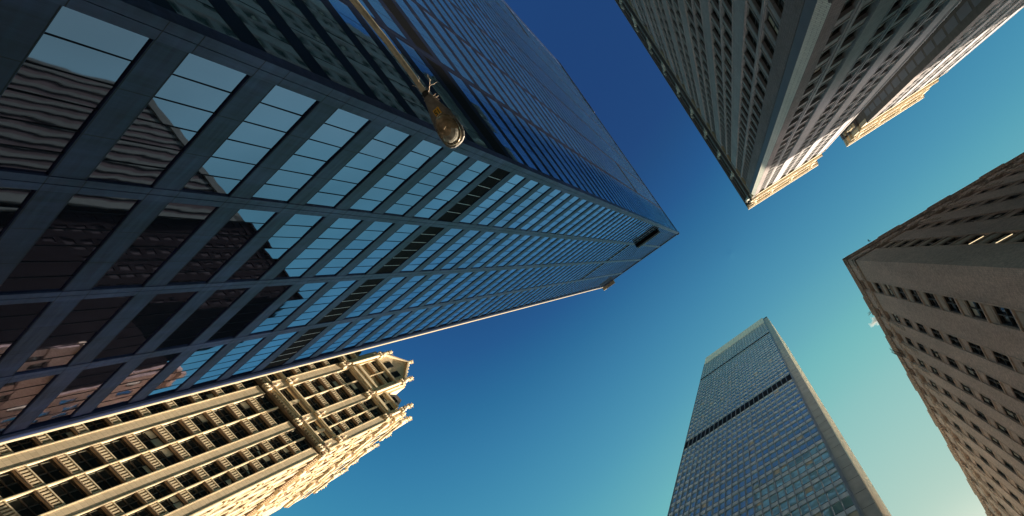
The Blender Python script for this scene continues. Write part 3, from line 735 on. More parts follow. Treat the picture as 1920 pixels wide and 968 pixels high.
# ================================================================== the terracotta gothic tower (lower left)
def gothic_tower():
    O = (-70.0, 33.3)
    a = W(O, 53.9, 1); b = W(O, 143.9, 1)
    if a.n @ -np.array(O) < 0: a = W(O, 53.9, -1)
    if b.n @ np.array([.6, .8]) < 0: b = W(O, 143.9, -1)
    root = thing("gothic_tower", "cream terracotta gothic tower in sunlight, with balustraded windows, gables and finials, lower left", "skyscraper", (O[0], O[1], 0))
    FL, DEP = 3.85, .6
    LA, LB = 26.0, 40.0
    pa = [(-1.6, 0), (-7.35, -5.75), (-14.95, -13.2), (-20.9, -19.1), (-26.0, -24.4)]
    ba = [(-5.75, -1.6), (-13.2, -7.35), (-19.1, -14.95), (-24.4, -20.9)]
    rect = lambda w, t0, t1, d0, d1: [off(w, t0, d0), off(w, t1, d0), off(w, t1, d1), off(w, t0, d1)]
    footprint("core", [off(a, -.8, -DEP), off(a, -LA, -DEP), off(a, -LA, -LB + .4), off(a, -.8, -LB + .4)], .02, 100 + EYE, 'bronze_trim', root)
    footprint("core", rect(a, -15.6, -5.4, -.8, -6), 99 + EYE, 112 + EYE, 'terracotta', root)
    footprint("core", rect(a, -19.5, -1.2, -.82, -5), 99 + EYE, 104 + EYE, 'terracotta', root)
    wins, spans = [], []; rng = random.Random(2)
    def window(w, t0, t1, z0, z1, cols=2, d=-DEP + .05):
        m = MB()
        m.panel(w, t0, t1, d, z0, z1, 0, (rng.gauss(0, .006), rng.gauss(0, .012)))
        for x in [t0 + (t1 - t0) * j / cols for j in range(cols + 1)]:
            m.box(w, max(t0, x - .05), min(t1, x + .05), d + .005, d + .12, z0, z1, 1, "b")
        zm = z0 + (z1 - z0) * .5
        m.box(w, t0, t1, d + .005, d + .15, zm - .05, zm + .05, 1, "b"); m.box(w, t0, t1, d + .005, d + .12, z1 - .08, z1, 1, "b")
        r = rng.random()
        if r < .3: m.panel(w, t0 + .06, t0 + (t1 - t0) / cols - .04, d + .012, zm + rng.uniform(0, .6), z1 - .08, 2)
        if .2 < r < .45: m.panel(w, t1 - (t1 - t0) / cols + .06, t1 - .06, d + .012, zm + rng.uniform(0, .7), z1 - .08, 2)
        return m
    def balustrade(w, t0, t1, z0, z1):
        """panelled apron: rounded bottom moulding, upright ribs, sill on top"""
        m = MB()
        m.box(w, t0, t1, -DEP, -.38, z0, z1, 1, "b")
        m.box(w, t0, t1, -.38, -.04, z0, z0 + .14, 1); m.box(w, t0, t1, -.38, .02, z0 + .14, z0 + .26, 1)
        n = max(4, round((t1 - t0) / .38))
        for j in range(n):
            x = t0 + (t1 - t0) * (j + .5) / n
            m.box(w, x - .095, x + .095, -.38, -.03, z0 + .26, z1 - .14, 0, "b")
        m.box(w, t0, t1, -.38, .0, z1 - .14, z1, 0)
        return m
    def bay(w, t0, t1, base, z_lo, z_hi):
        mid = (t0 + t1) / 2
        for x0, x1 in ((t0, mid - .14), (mid + .14, t1)):
            k = math.floor((z_lo - base) / FL)
            while True:
                z = base + FL * k; k += 1
                if z + 1.35 < z_lo: continue
                if z + 1.5 > z_hi: break
                spans.append(balustrade(w, x0, x1, z, z + 1.3))
                wins.append(window(w, x0, x1, z + 1.3, min(z + FL, z_hi)))
        m = MB(); m.box(w, mid - .14, mid + .14, -DEP, -.02, z_lo, z_hi, 0, "b"); m.box(w, mid - .06, mid + .06, -.02, .06, z_lo, z_hi, 0, "b")
        m.build("mullion_pier", 'terracotta_trim', root)
    def pier(w, t0, t1, z1, z0=-12):
        m = MB(); m.box(w, t0, t1, -DEP - .2, 0, z0, z1, 0)
        m.box(w, t0, t0 + .14, 0, .07, z0, z1, 1); m.box(w, t1 - .14, t1, 0, .07, z0, z1, 1)
        m.build("pier", ['terracotta', 'terracotta_trim'], root)
    def belt(w, t0, t1, z, dent=True, big=1.0):
        m = MB()
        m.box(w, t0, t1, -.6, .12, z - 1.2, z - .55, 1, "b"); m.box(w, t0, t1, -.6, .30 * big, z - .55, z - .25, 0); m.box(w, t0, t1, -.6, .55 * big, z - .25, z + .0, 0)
        m.box(w, t0, t1, -.6, .68 * big, z, z + .22, 0)
        if dent:
            t = t0 + .1
            while t < t1 - .2: m.box(w, t, t + .24, .12, .42, z - .9, z - .55, 0); t += .55
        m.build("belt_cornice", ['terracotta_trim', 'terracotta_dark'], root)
    def corbel(w, t, z, s=1.0):
        """carved canopy knot on a pier: lobed and stepped"""
        m = MB()
        m.box(w, t - .62 * s, t + .62 * s, -.1, .34 * s, z - .7 * s, z + .3 * s, 0)
        m.box(w, t - .42 * s, t + .42 * s, .3 * s, .62 * s, z - .45 * s, z + .55 * s, 1)
        for dx in (-.45, .0, .45):
            m.lathe(w.p(t + dx * s, .55 * s, z - .9 * s), [(.08 * s, 0), (.22 * s, .18 * s), (.27 * s, .5 * s), (.16 * s, .85 * s), (.05 * s, 1.05 * s)], 7, 0)
        m.box(w, t - .2 * s, t + .2 * s, .3 * s, .75 * s, z + .5 * s, z + 1.3 * s, 1)
        m.lathe(w.p(t, .4 * s, z + 1.2 * s), [(.2 * s, 0), (.26 * s, .3 * s), (.1 * s, .8 * s), (.02, 1.2 * s)], 6, 0)
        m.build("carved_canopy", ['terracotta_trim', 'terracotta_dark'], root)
    def finial(w, t, d, z, h, r=.5):
        m = MB(); c = w.p(t, d, z)
        m.lathe(c, [(r, 0), (r, h * .12), (r * .72, h * .16), (r * .55, h * .5), (r * .9, h * .55), (r * .95, h * .62), (r * .4, h * .7), (r * .62, h * .78), (r * .25, h * .9), (r * .05, h)], 8)
        for q in range(4):
            an = q * math.pi / 2 + .6
            for zz in (.38, .58, .76):
                p = Vector(c) + Vector((math.cos(an) * r * .9, math.sin(an) * r * .9, h * zz))
                m.lathe(tuple(p), [(.03, -.12), (.16 * r * 2, 0), (.03, .14)], 5)
        m.build("finial", 'terracotta_trim', root)
    # ---- wall a (facing the camera)
    for t0, t1 in pa: pier(a, t0, t1, 78.0)
    for t0, t1 in ba: bay(a, t0, t1, 55.1, -8, 78.2)
    belt(a, -LA, .55, 80.0)
    for t0, t1 in ba:                                     # attic row
        mid = (t0 + t1) / 2
        for x0, x1 in ((t0 + .1, mid - .25), (mid + .25, t1 - .1)): wins.append(window(a, x0, x1, 80.7, 82.9, 2))
        m = MB(); m.box(a, mid - .3, mid + .3, -DEP, .0, 80.2, 83.0, 0, "b"); m.build("mullion_pier", 'terracotta_trim', root)
        m = MB(); m.box(a, t0, t1, -.7, -.15, 82.9, 83.5, 0); m.box(a, t0, t1, -.7, .12, 83.5, 83.75, 0); m.box(a, t0, t1, -.7, .28, 83.75, 84.0, 0); m.build("hood_moulding", 'terracotta_trim', root)
        bay(a, t0, t1, 83.0 + .0, 84.0, 99.2)
    for t0, t1 in pa: pier(a, t0, t1, 99.5, 80.2)
    for t0, t1 in pa:
        corbel(a, (t0 + t1) / 2, 79.3, 1.05); corbel(a, (t0 + t1) / 2, 84.2, .8); corbel(a, (t0 + t1) / 2, 98.6, 1.0)
    # upper stage
    for t0, t1 in ((-13.2, -7.35),):
        m = MB()
        for z, d in ((99.9, .1), (100.4, .45), (101.2, .2), (101.9, .5), (102.4, .28)): m.box(a, t0, t1, -.7, d, z, z + .45, 0)
        m.build("hood_moulding", 'terracotta_trim', root)
        bay(a, t0, t1, 101.5, 102.9, 109.2)
        m = MB()                                          # gable
        m.prism(a, [(t0 - 1.5, 109.3), (t1 + 1.4, 109.3), (t1 + 1.4, 111.0), ((t0 + t1) / 2 - .2, 118.0), (t0 - 1.5, 111.6)], -.9, -.25, 0)
        m.build("gable", 'terracotta', root)
        m = MB()
        for x in (-12.0, -9.4): m.box(a, x - .15, x + 1.35, -.26, -.2, 110.1, 112.8, 1); m.box(a, x, x + 1.2, -.2, -.17, 110.3, 112.6, 0)
        m.build("gable_window", ['dark_glass', 'bronze_trim'], root)
        m = MB()
        ap = ((t0 + t1) / 2 - .2, 118.2)
        for q in ((t0 - 1.7, 111.5), (t1 + 1.6, 110.9)):
            n = 7
            for i in range(n):
                x0, z0 = q[0] + (ap[0] - q[0]) * i / n, q[1] + (ap[1] - q[1]) * i / n; x1, z1 = q[0] + (ap[0] - q[0]) * (i + 1) / n, q[1] + (ap[1] - q[1]) * (i + 1) / n
                m.prism(a, [(x0, z0 - .35), (x1, z1 - .35), (x1, z1 + .35), (x0, z0 + .35)], -.95, .25, 0)
                m.lathe(a.p(x0, -.2, z0 + .3), [(.1, 0), (.3, .2), (.22, .45), (.05, .6)], 6)
        m.box(a, t0 - 1.5, t1 + 1.4, -.7, .3, 109.0, 109.5, 0)
        m.build("gable_coping", 'terracotta_trim', root)
    for t in (-14.1, -6.6):                               # colonnettes at the gable's sides
        pier(a, t - .85, t + .8, 110.8, 99.5)
        m = MB(); m.tube([a.p(t + .1, .32, 101), a.p(t + .1, .32, 110)], .33, 10); m.build("colonnette", 'terracotta_trim', root)
        corbel(a, t, 111.2, .9); finial(a, t, -.1, 112.0, 4.2, .6)
    finial(a, -10.45, -.3, 118.0, 2.8, .5)
    for t0, t1 in ((-5.75, -1.6), (-19.1, -14.95)):
        for z, d in ((99.5, .1), (100.0, .4), (100.6, .2)):
            m = MB(); m.box(a, t0, t1, -.7, d, z, z + .4, 0); m.build("hood_moulding", 'terracotta_trim', root)
        mid = (t0 + t1) / 2
        for x0, x1 in ((t0 + .2, mid - .2), (mid + .2, t1 - .2)): wins.append(window(a, x0, x1, 101.0, 103.0))
        m = MB(); m.box(a, t0, t1, -.8, -.3, 103, 103.6, 0); m.box(a, t0, t1, -.8, .2, 103.6, 104.1, 0); m.box(a, mid - .2, mid + .2, -.8, -.1, 101, 103.6, 0)
        m.build("dormer_wall", 'terracotta_trim', root)
        m = MB(); m.prism(a, [(t0, 104.1), (t1, 104.1), (mid + .8, 107.5), (mid - .8, 107.5)], -1.4, -.7, 0); m.box(a, mid - .7, mid + .7, -.7, -.62, 104.6, 106.2, 1); m.build("dormer", ['dark_stone', 'dark_glass'], root)
    pier(a, -1.5, .0, 103.5, 99.5); corbel(a, -.7, 104.3, .9)
    m = MB(); m.tube([a.p(-.75, .3, 100), a.p(-.75, .3, 103)], .33, 10); m.build("colonnette", 'terracotta_trim', root)
    finial(a, -.8, .1, 104.8, 4.2, .6)
    finial(b, .3, .2, 100.4, 5.0, .6)
    # steep roof behind the gables
    m = MB(); r0 = [off(a, -.8, -1.5), off(a, -LA, -1.5), off(a, -LA, -LB + 1), off(a, -.8, -LB + 1)]
    r1 = [off(a, -4.5, -6), off(a, -LA + 3, -6), off(a, -LA + 3, -LB + 7), off(a, -4.5, -LB + 7)]
    for i in range(4):
        j = (i + 1) % 4; m.quad([(*r0[i], 100 + EYE), (*r0[j], 100 + EYE), (*r1[j], 112 + EYE), (*r1[i], 112 + EYE)])
    m.quad([(*q, 112 + EYE) for q in r1]); m.build("roof", 'dark_stone', root)
    # ---- wall b (raking, in full sun)
    t = 0.0; i = 0
    pb = []; bb = []
    while t < LB - 3:
        pw = 1.6; pb.append((t, t + pw)); t += pw; bw = 4.15 if i % 2 == 0 else 5.6
        if t + bw > LB - 1: break
        bb.append((t, t + bw)); t += bw; i += 1
    for t0, t1 in pb: pier(b, t0 + (.02 if t0 == 0 else 0), t1, 78.0); pier(b, t0 + (.02 if t0 == 0 else 0), t1, 99.5, 80.2)
    pier(b, pb[-1][1], LB, 99.5)
    belt(b, -.55, LB, 80.0)
    for q, (t0, t1) in enumerate(bb):
        bay(b, t0, t1, 55.1, -8, 78.2); bay(b, t0, t1, 83.0, 84.0, 99.2)
        mid = (t0 + t1) / 2
        for x0, x1 in ((t0 + .1, mid - .25), (mid + .25, t1 - .1)): wins.append(window(b, x0, x1, 80.7, 82.9, 2))
        m = MB(); m.box(b, t0, t1, -.7, -.15, 82.9, 83.5, 0); m.box(b, t0, t1, -.7, .2, 83.5, 84.0, 0); m.build("hood_moulding", 'terracotta_trim', root); m = MB(); m.box(b, t0, t1, -.7, .5, 99.3, 100.3, 0); m.box(b, t0, t1, -.7, .25, 100.3, 101.2, 0); m.build("hood_moulding", 'terracotta_trim', root)
        if q % 2 == 1:                                     # gabled projecting bay
            m = MB(); m.prism(b, [(t0 - 1.2, 100.5), (t1 + 1.2, 100.5), (t1 + 1.2, 109.5), (mid, 117.0), (t0 - 1.2, 109.5)], -.9, .55, 0)
            m.build("gable", 'terracotta', root)
            m = MB()
            for x in (mid - 1.9, mid + .4): m.box(b, x, x + 1.5, .55, .6, 103.0, 106.2, 0); m.box(b, x, x + 1.5, .55, .6, 107.0, 109.2, 0)
            m.build("gable_window", 'dark_glass', root)
            for z, d in ((101.0, .75), (106.3, .8), (109.4, .95)):
                m = MB(); m.box(b, t0 - 1.3, t1 + 1.3, .2, d, z, z + .45, 0); m.build("hood_moulding", 'terracotta_trim', root)
            for x in (t0 - .9, t1 + .9): finial(b, x, .5, 109.6, 5.0, .6)
            finial(b, mid, .1, 116.6, 3.0, .5)
        else:
            m = MB(); m.box(b, t0, t1, -.8, .1, 101.2, 104.5, 0); m.box(b, t0, t1, -.8, .5, 104.5, 105.0, 0)
            m.build("parapet", 'terracotta_trim', root)
            m = MB(); m.prism(b, [(t0 + .4, 105), (t1 - .4, 105), (mid, 109.5)], -1.0, -.1, 0); m.build("dormer", 'terracotta_trim', root)
    for t0, t1 in pb:
        c = (t0 + t1) / 2
        corbel(b, c, 79.3, 1.1); corbel(b, c, 84.2, .8); corbel(b, c, 98.6, 1.0)
        for z in (60, 66, 72, 88, 93): corbel(b, c, z, .45)
        finial(b, c, .1, 101.0, 4.6, .5)
    many(root, "window", wins, ['dark_glass', 'bronze_trim', 'blind'])
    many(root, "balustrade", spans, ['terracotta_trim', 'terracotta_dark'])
    # flagpole brackets on the raking wall
    m = MB()
    for t, z in ((19, 96), (27, 91)): m.tube([b.p(t, .0, z), b.p(t, 2.0, z + .9)], .05, 5)
    m.build("flag_bracket", 'iron', root)
    footprint("ground_floor", [off(a, -.02, -.02), off(a, -LA, -.02), off(a, -LA, -LB), off(a, -.02, -LB)], 0.0, 1.5, 'terracotta', root)
    return a, b
NA, NB = gothic_tower()

# ================================================================== buildings beyond the frame: seen in the glass, one added for shade
def plain_block(name, label, o, az, L, depth_side, depth, top, mats, kind, glass='dark_glass'):
    w = W(o, az, depth_side)
    root = thing(name, label, "building", (o[0], o[1], 0))
    footprint("core", [off(w, 0, -.3), off(w, L, -.3), off(w, L, -depth), off(w, 0, -depth)], .02, top + EYE, 'dark_brown' if kind == 'windows' else mats[1], root)
    m = MB(); g = MB()
    if kind == 'piers':
        t = 0
        while t < L - 1.3: m.box(w, t, t + 1.05, -.3, -.15, -1.6, top - 3, 0, "b"); t += 2.75
        m.box(w, 0, L, -.3, .3, top - 3.0, top, 0, "b"); m.box(w, L - 1.8, L, -.3, .3, -1.6, top, 0)
    else:
        t = 1.6
        while t < L - 2:
            z = 2
            while z < top - 4: g.box(w, t, t + 1.3, -.28, -.12, z, z + 2.2, 0, "b"); z += 3.7
            m.box(w, t - 1.6, t, -.3, 0, -1.6, top - 3, 0, "b")
            z = 0.5
            while z < top - 4: m.box(w, t, t + 1.3, -.3, -.02, z, z + 1.4, 0, "b"); z += 3.7
            t += 2.9
        m.box(w, t - 1.6, L, -.3, 0, -1.6, top - 3, 0, "b")
        m.box(w, 0, L, -.3, .12, top - 3.2, top, 0, "b"); m.box(w, -.3, L + .3, -.3, .7, top, top + .8, 1)
        g.build("window_row", glass, root)
    m.build("wall", mats, root)
    return w
_s = -1
Q0 = (-61.0, 109.5)
plain_block("striped_office_block", "office block with tall pale stripes, mirrored in the upper left glass", (-42.9, 152.0), 236.0, 43, 1, 40, 160 - 1.6, ['stripe_stone', 'louvre'], 'piers')
plain_block("brown_office_block", "plain brown office block mirrored as a dark slanting shape in the lower left glass", (-67.5, 116.5), 236.0, 27, 1, 30, 158, ['dark_brown', 'dark_brown'], 'windows', 'louvre')
plain_block("corner_brick_block", "low brown block with a sunlit cream corner, mirrored at the bottom left of the glass", (-58.6, 41.5), 147.0, 13.8, 1, 25, 55, ['brown_brick', 'terracotta_trim'], 'windows')
plain_block("stepped_brick_block", "taller brown block behind the low cream-cornered one, mirrored along the bottom left of the glass", (-70.5, 49.2), 147.0, 44, 1, 25, 75, ['brown_brick', 'brown_trim'], 'windows')
plain_block("unseen_shade_tower", "unseen slab tower added behind the brown brick building to shade the brick pier tower", (154.0, 127.9), -32.0, 90, 1, -25, 240, ['limestone', 'dark_stone'], 'windows')  # added out of sight to cast shade on the brick pier tower

# ================================================================== the street lamp
def street_lamp():
    J = Vector((-.536, -.261, 1.0)) * 9.0                    # where arm meets head, relative to the eye
    tip = Vector((-.4885, -.1885, 1.0)) * 9.0
    j = J + Vector((0, 0, EYE)); e = tip + Vector((0, 0, EYE))
    ax = (e - j); Lh = ax.length; ax.normalize()
    side = ax.cross(Vector((0, 0, 1))).normalized(); up = side.cross(ax).normalized()
    pole_b = Vector((-6.9, -5.3, 0))
    root = thing("street_lamp", "grey cobra-head street lamp on a long curved arm, reaching in from the top left", "street lamp", tuple(pole_b))
    m = MB(); arm = [pole_b + Vector((0, 0, 8.4)), pole_b + Vector((.12, .18, 9.1))]
    a0 = arm[-1]
    for i in range(1, 9):
        f = i / 8; p = a0.lerp(j, f); p.z += math.sin(f * math.pi * .5) * .0 + (1 - (1 - f) ** 2) * (j.z - a0.z) - f * (j.z - a0.z); arm.append(p)
    m.tube([tuple(p) for p in arm], [.062] * 3 + [.058 - .003 * i for i in range(len(arm) - 3)], 14); m.build("arm", 'lamp_arm', root)
    m = MB(); m.tube([tuple(pole_b), tuple(pole_b + Vector((0, 0, .5)))], [.2, .15], 14); m.tube([tuple(pole_b + Vector((0, 0, .5))), tuple(pole_b + Vector((0, 0, 8.9)))], [.12, .08], 14); m.build("pole", 'lamp_arm', root)
    # head: cross-sections along the axis (x along, half width, half height up/down)
    prof = [(-.01, .06, .045, .045), (.05, .08, .055, .05), (.16, .11, .08, .05), (.30, .150, .10, .05), (.42, .182, .12, .05), (.56, .205, .125, .048), (.70, .212, .115, .045), (.80, .195, .09, .04), (.87, .152, .065, .032), (.905, .09, .035, .02), (.915, .02, .01, .006)]
    k = 24
    def ring(x, hw, hu, hd, s=1.0):
        r = []
        for q in range(k):
            an = 2 * math.pi * q / k; c, sn = math.cos(an), math.sin(an)
            r.append(tuple(j + ax * (x * Lh / .86) + side * hw * c * s + up * (hu if sn > 0 else hd) * sn * s))
        return r
    m = MB(); rg = [ring(*p) for p in prof]
    for i in range(len(rg) - 1):
        for q in range(k):
            z = (q + 1) % k; m.quad([rg[i][q], rg[i][z], rg[i + 1][z], rg[i + 1][q]], 0, None, True)
    m.quad(rg[0][::-1]); m.quad(rg[-1])
    m.build("housing", 'lamp_body', root)
    # lens bowl hanging under the front half
    lens = MB(); rim = MB(); nl = 9
    cx, rx, ry = .63, .245, .165
    def lp(fr, an, depth):
        x = cx + rx * fr * math.cos(an); y = ry * fr * math.sin(an) * (1 + .12 * math.cos(an))
        return tuple(j + ax * (x * Lh / .86) + side * y - up * (.045 + depth))
    rr = []
    for i in range(nl):
        fr = math.cos(i / (nl - 1) * math.pi / 2); dp = .13 * math.sin(i / (nl - 1) * math.pi / 2)
        rr.append([lp(max(fr, .02), 2 * math.pi * q / k, dp) for q in range(k)])
    for i in range(nl - 1):
        for q in range(k):
            z = (q + 1) % k; lens.quad([rr[i][q], rr[i][z], rr[i + 1][z], rr[i + 1][q]], 1 if (q < 4 or q >= k - 4) and i < 5 else 0, None, True)
    lens.quad(rr[-1]); lens.build("lens", ['lens', 'lens_tip'], root)
    loop = [lp(1.06, 2 * math.pi * q / 32, .002) for q in range(33)]
    rim.tube(loop, .011, 8, cap=False); rim.build("lens_rim", 'rim', root)
    m = MB()
    refl = [[lp(f, 2 * math.pi * q / k, d) for q in range(k)] for f, d in ((.97, -.002), (.7, -.03), (.3, -.045))]
    for i in range(2):
        for q in range(k):
            z = (q + 1) % k; m.quad([refl[i][q], refl[i][z], refl[i + 1][z], refl[i + 1][q]], 0, None, True)
    m.quad(refl[-1]); m.build("reflector", 'reflector', root)
    c0 = Vector(lp(0, 0, .02))
    m = MB(); m.tube([tuple(c0 - ax * .10), tuple(c0 - ax * .07), tuple(c0 + ax * .05), tuple(c0 + ax * .085)], [.018, .04, .045, .015], 12); m.build("bulb", 'bulb', root)
    m = MB(); cl = Vector(lp(1.06, .0, .0)); m.tube([tuple(cl - side * .03), tuple(cl + side * .03)], .016, 8); m.tube([tuple(cl), tuple(cl - ax * .03 - up * .015)], .012, 6); m.build("latch", 'rim', root)
    m = MB(); m.tube([tuple(j - ax * .05), tuple(j + ax * .02)], [.056, .06], 14)
    for s in (-1, 1): m.tube([tuple(j - ax * .03 + side * s * .06 - up * .03), tuple(j - ax * .03 + side * s * .06 + up * .03)], .012, 6)
    m.build("clamp", 'iron', root)
    # yellow number plate
    cpl = j + ax * (.325 * Lh / .86) - up * .0515 + side * .012
    nrm = -up
    m = MB(); hx, hy = .052, .058
    m.quad([tuple(cpl + ax * a * hx + side * b * hy + nrm * .004) for a, b in ((-1, -1), (1, -1), (1, 1), (-1, 1))])
    m.build("number_plate", 'sticker', root)
    cu = bpy.data.curves.new("plate_number", 'FONT'); cu.body = "15"; cu.size = .105; cu.align_x = 'CENTER'; cu.align_y = 'CENTER'; cu.extrude = .0006; cu.offset = .0015
    to = bpy.data.objects.new("plate_number", cu); sc.collection.objects.link(to)
    xa, ya = (side * 1.0), (-ax)
    if xa.cross(ya).dot(nrm) < 0: xa = -xa
    xa, ya = -xa, -ya
    mat = Matrix((xa, ya, nrm)).transposed().to_4x4(); mat.translation = cpl + nrm * .0055
    to.matrix_world = mat; cu.materials.append(M['ink'])
    bpy.context.view_layer.update()
    me = bpy.data.meshes.new_from_object(to.evaluated_get(bpy.context.evaluated_depsgraph_get())); me.transform(mat)
    bpy.data.objects.remove(to)
    o = bpy.data.objects.new("plate_number", me); sc.collection.objects.link(o); o.parent = root; o.matrix_parent_inverse = Matrix.Translation(-Vector(root.location))
    if not me.materials: me.materials.append(M['ink'])
    # twigs caught on the joint
    tw = MB(); rng = random.Random(4)
    def twig(p0, p1, r):
        pts = [p0.lerp(p1, i / 6) + Vector((rng.gauss(0, .006), rng.gauss(0, .006), rng.gauss(0, .006))) * (1 if i else 0) for i in range(7)]
        tw.tube([tuple(p) for p in pts], [r * (1 - .1 * i) for i in range(7)], 5); return pts
    b0 = j + ax * .05 + side * (-.055) - up * .02
    def at(a, b, c=0): return b0 + (ax * a + side * b - up * c) * 1.35
    sgn = 1.0 if (side.dot(Vector((1, -1, 0))) > 0) else -1.0
    p = twig(at(-.02, 0), at(-.20, sgn * .02, .02), .0045); twig(p[3], at(-.22, sgn * .10, .03), .0035); twig(p[4], at(-.21, -sgn * .03), .003)
    p = twig(at(0, sgn * .02), at(-.12, sgn * .20, .02), .0055); twig(p[4], at(-.06, sgn * .235), .0035); twig(p[5], at(-.19, sgn * .19), .003); twig(p[2], at(-.10, sgn * .09), .003)
    p = twig(at(.01, sgn * .02), at(.06, sgn * .17, .01), .0048); twig(p[3], at(.02, sgn * .15), .003); twig(p[4], at(.09, sgn * .14), .003)
    p = twig(at(-.01, -sgn * .02), at(.04, sgn * .10, -.01), .004)
    o = tw.build("twig_bunch", 'twig'); o["label"] = "pale dry twigs sprouting at the joint of the lamp's arm and head"; o["category"] = "twigs"
    return root

def extra_mats():
    def lens_mat(name, tcol, mixf, thru):
        m = bpy.data.materials.new(name); m.use_nodes = True; n = m.node_tree; n.nodes.clear()
        o = N(n, "ShaderNodeOutputMaterial"); tr = N(n, "ShaderNodeBsdfTransparent"); tr.inputs[0].default_value = (*thru, 1)
        tl = N(n, "ShaderNodeBsdfTranslucent"); df = N(n, "ShaderNodeBsdfDiffuse"); ad = N(n, "ShaderNodeMixShader"); ad.inputs[0].default_value = .35
        no = N(n, "ShaderNodeTexNoise", i_Scale=16.0, i_Detail=3.0); tc = N(n, "ShaderNodeTexCoord"); n.links.new(tc.outputs["Object"], no.inputs[0])
        mr = N(n, "ShaderNodeMapRange"); mr.inputs[1].default_value = .3; mr.inputs[2].default_value = .7; mr.inputs[3].default_value = .55; mr.inputs[4].default_value = 1.1; n.links.new(no.outputs[0], mr.inputs[0])
        c = mix(n, 1.0, tcol, mr.outputs[0], 'MULTIPLY'); n.links.new(c, tl.inputs[0]); n.links.new(c, df.inputs[0])
        n.links.new(tl.outputs[0], ad.inputs[1]); n.links.new(df.outputs[0], ad.inputs[2])
        gl = N(n, "ShaderNodeBsdfGlossy"); gl.inputs[1].default_value = .08
        m1 = N(n, "ShaderNodeMixShader"); m1.inputs[0].default_value = mixf; n.links.new(tr.outputs[0], m1.inputs[1]); n.links.new(ad.outputs[0], m1.inputs[2])
        fr = N(n, "ShaderNodeFresnel"); fr.inputs[0].default_value = 1.5
        m2 = N(n, "ShaderNodeMixShader"); n.links.new(fr.outputs[0], m2.inputs[0]); n.links.new(m1.outputs[0], m2.inputs[1]); n.links.new(gl.outputs[0], m2.inputs[2])
        n.links.new(m2.outputs[0], o.inputs[0])
        return m
    m = lens_mat("amber_lens_glass", (1.0, .78, .52), .8, (1, .8, .6))
    M['lens_tip'] = lens_mat("sunlit_lens_tip", (1.0, .97, .85), .97, (1, .95, .85))  # paler lens copy: sun glow at the tip put in its colour
    M['lens'] = m
    M['rim'] = painted("bright_worn_rim", (.55, .48, .36), .25, .8, .2, 12)
    M['reflector'] = painted("brassy_reflector", (.95, .75, .50), .35, .2, .45, 7)
    M['bulb'] = painted("frosted_bulb", (.55, .5, .42), .2)
extra_mats()
street_lamp()

# ================================================================== ground
def ground():
    def sheet(name, pts, z, mat, thick=0):
        m = MB()
        if thick:
            o = footprint(name, pts, z - thick, z, mat, None); o["kind"] = "structure"; return o
        m.quad([(*p, z) for p in pts], 0, [tuple(p) for p in pts]); o = m.build(name, mat); o["kind"] = "structure"; return o
    sheet("ground", [(-3000, -3000), (3000, -3000), (3000, 3000), (-3000, 3000)], 0.0, 'asphalt')
    def walk(w, t0, t1, wd):
        return [off(w, t0, -.6), off(w, t1, -.6), off(w, t1, wd), off(w, t0, wd)]
    sheet("pavement", walk(GA, -4, 40, 4), .14, 'pavement', .14)
    sheet("pavement", walk(GB, 0.05, 80, 3.98), .142, 'pavement', .142)
    sheet("pavement", walk(H1, -2.5, 80, 2.6), .14, 'pavement', .14)
    sheet("pavement", walk(H2, .05, 60, 2.58), .142, 'pavement', .142)
    sheet("pavement", walk(RA, -2.5, 60, 3), .14, 'pavement', .14)
    sheet("pavement", walk(RB, .05, 45, 2.98), .142, 'pavement', .142)
    sheet("pavement", walk(TF, -36, 4, 4), .14, 'pavement', .14)
    sheet("pavement", walk(NA, -28, 3, 4), .14, 'pavement', .14)
    m = MB()
    for i in range(9):
        c = np.array([-9.5, 3.5]) + np.array([.55, .83]) * i * .9
        u = np.array([-.83, .55]) * 1.6; v = np.array([.55, .83]) * .22
        m.quad([(*(c - u - v), .004), (*(c + u - v), .004), (*(c + u + v), .004), (*(c - u + v), .004)])
    o = m.build("crosswalk", 'road_paint'); o["kind"] = "structure"
ground()

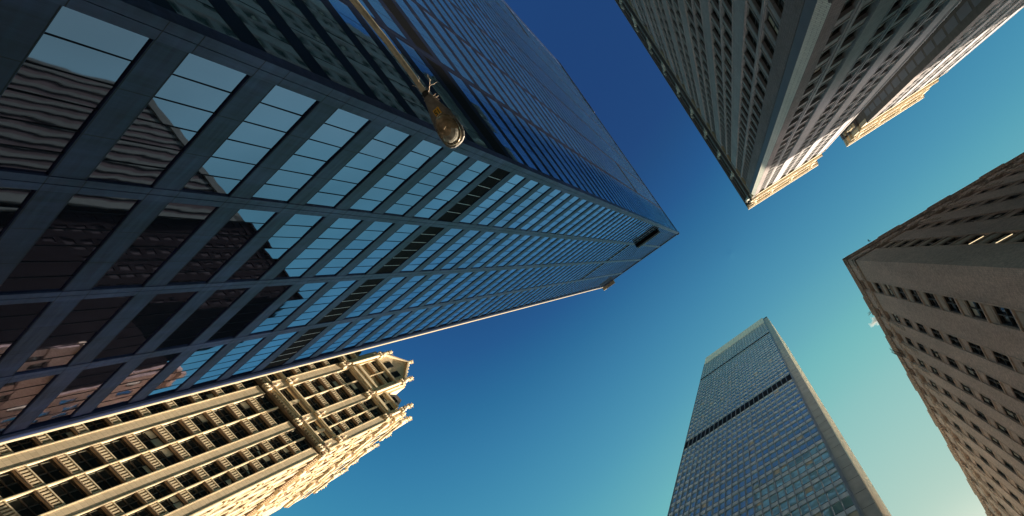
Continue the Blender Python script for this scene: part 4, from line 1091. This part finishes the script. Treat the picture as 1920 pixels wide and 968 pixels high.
# ================================================================== the wisp of cloud
def cloud():
    q = _R @ np.array([(1643 - 1206.1) / 1000, (601 - 820.8) / 1000, 1.0]); q = q / q[2] * 900
    m = MB()
    import bmesh
    bm = bmesh.new(); rng = random.Random(9)
    bmesh.ops.create_icosphere(bm, subdivisions=3, radius=1.0)
    me = bpy.data.meshes.new("cloud")
    for v in bm.verts: v.co = Vector((v.co.x * 22, v.co.y * 17, v.co.z * 8))
    bm.to_mesh(me); bm.free()
    o = bpy.data.objects.new("cloud", me); sc.collection.objects.link(o); o.location = (q[0], q[1], q[2] + EYE)
    o.scale = (.7, .7, .7); o.rotation_euler = (0, 0, R(-25)); o["kind"] = "stuff"; o["label"] = "small white wisp of cloud just left of the brick building"; o["category"] = "cloud"
    mt = bpy.data.materials.new("cloud_vapour"); mt.use_nodes = True; n = mt.node_tree; n.nodes.clear()
    ou = N(n, "ShaderNodeOutputMaterial"); vol = N(n, "ShaderNodeVolumePrincipled"); vol.inputs["Color"].default_value = (1, 1, 1, 1)
    tc = N(n, "ShaderNodeTexCoord"); no = N(n, "ShaderNodeTexNoise", i_Scale=.07, i_Detail=4.0, i_Roughness=.65); n.links.new(tc.outputs["Object"], no.inputs[0])
    ln = N(n, "ShaderNodeVectorMath", operation='MULTIPLY'); ln.inputs[1].default_value = (1 / 22, 1 / 17, 1 / 8); n.links.new(tc.outputs["Object"], ln.inputs[0])
    le = N(n, "ShaderNodeVectorMath", operation='LENGTH'); n.links.new(ln.outputs[0], le.inputs[0])
    a = N(n, "ShaderNodeMath", operation='SUBTRACT'); n.links.new(no.outputs[0], a.inputs[0])
    b = N(n, "ShaderNodeMath", operation='MULTIPLY'); b.inputs[1].default_value = .30; n.links.new(le.outputs["Value"], b.inputs[0])
    c = N(n, "ShaderNodeMath", operation='ADD'); c.inputs[1].default_value = .30; n.links.new(b.outputs[0], c.inputs[0]); n.links.new(c.outputs[0], a.inputs[1])
    d = N(n, "ShaderNodeMath", operation='MULTIPLY'); d.inputs[1].default_value = 1.8; d.use_clamp = True; n.links.new(a.outputs[0], d.inputs[0])
    n.links.new(d.outputs[0], vol.inputs["Density"]); n.links.new(vol.outputs[0], ou.inputs["Volume"])
    me.materials.append(mt)
cloud()
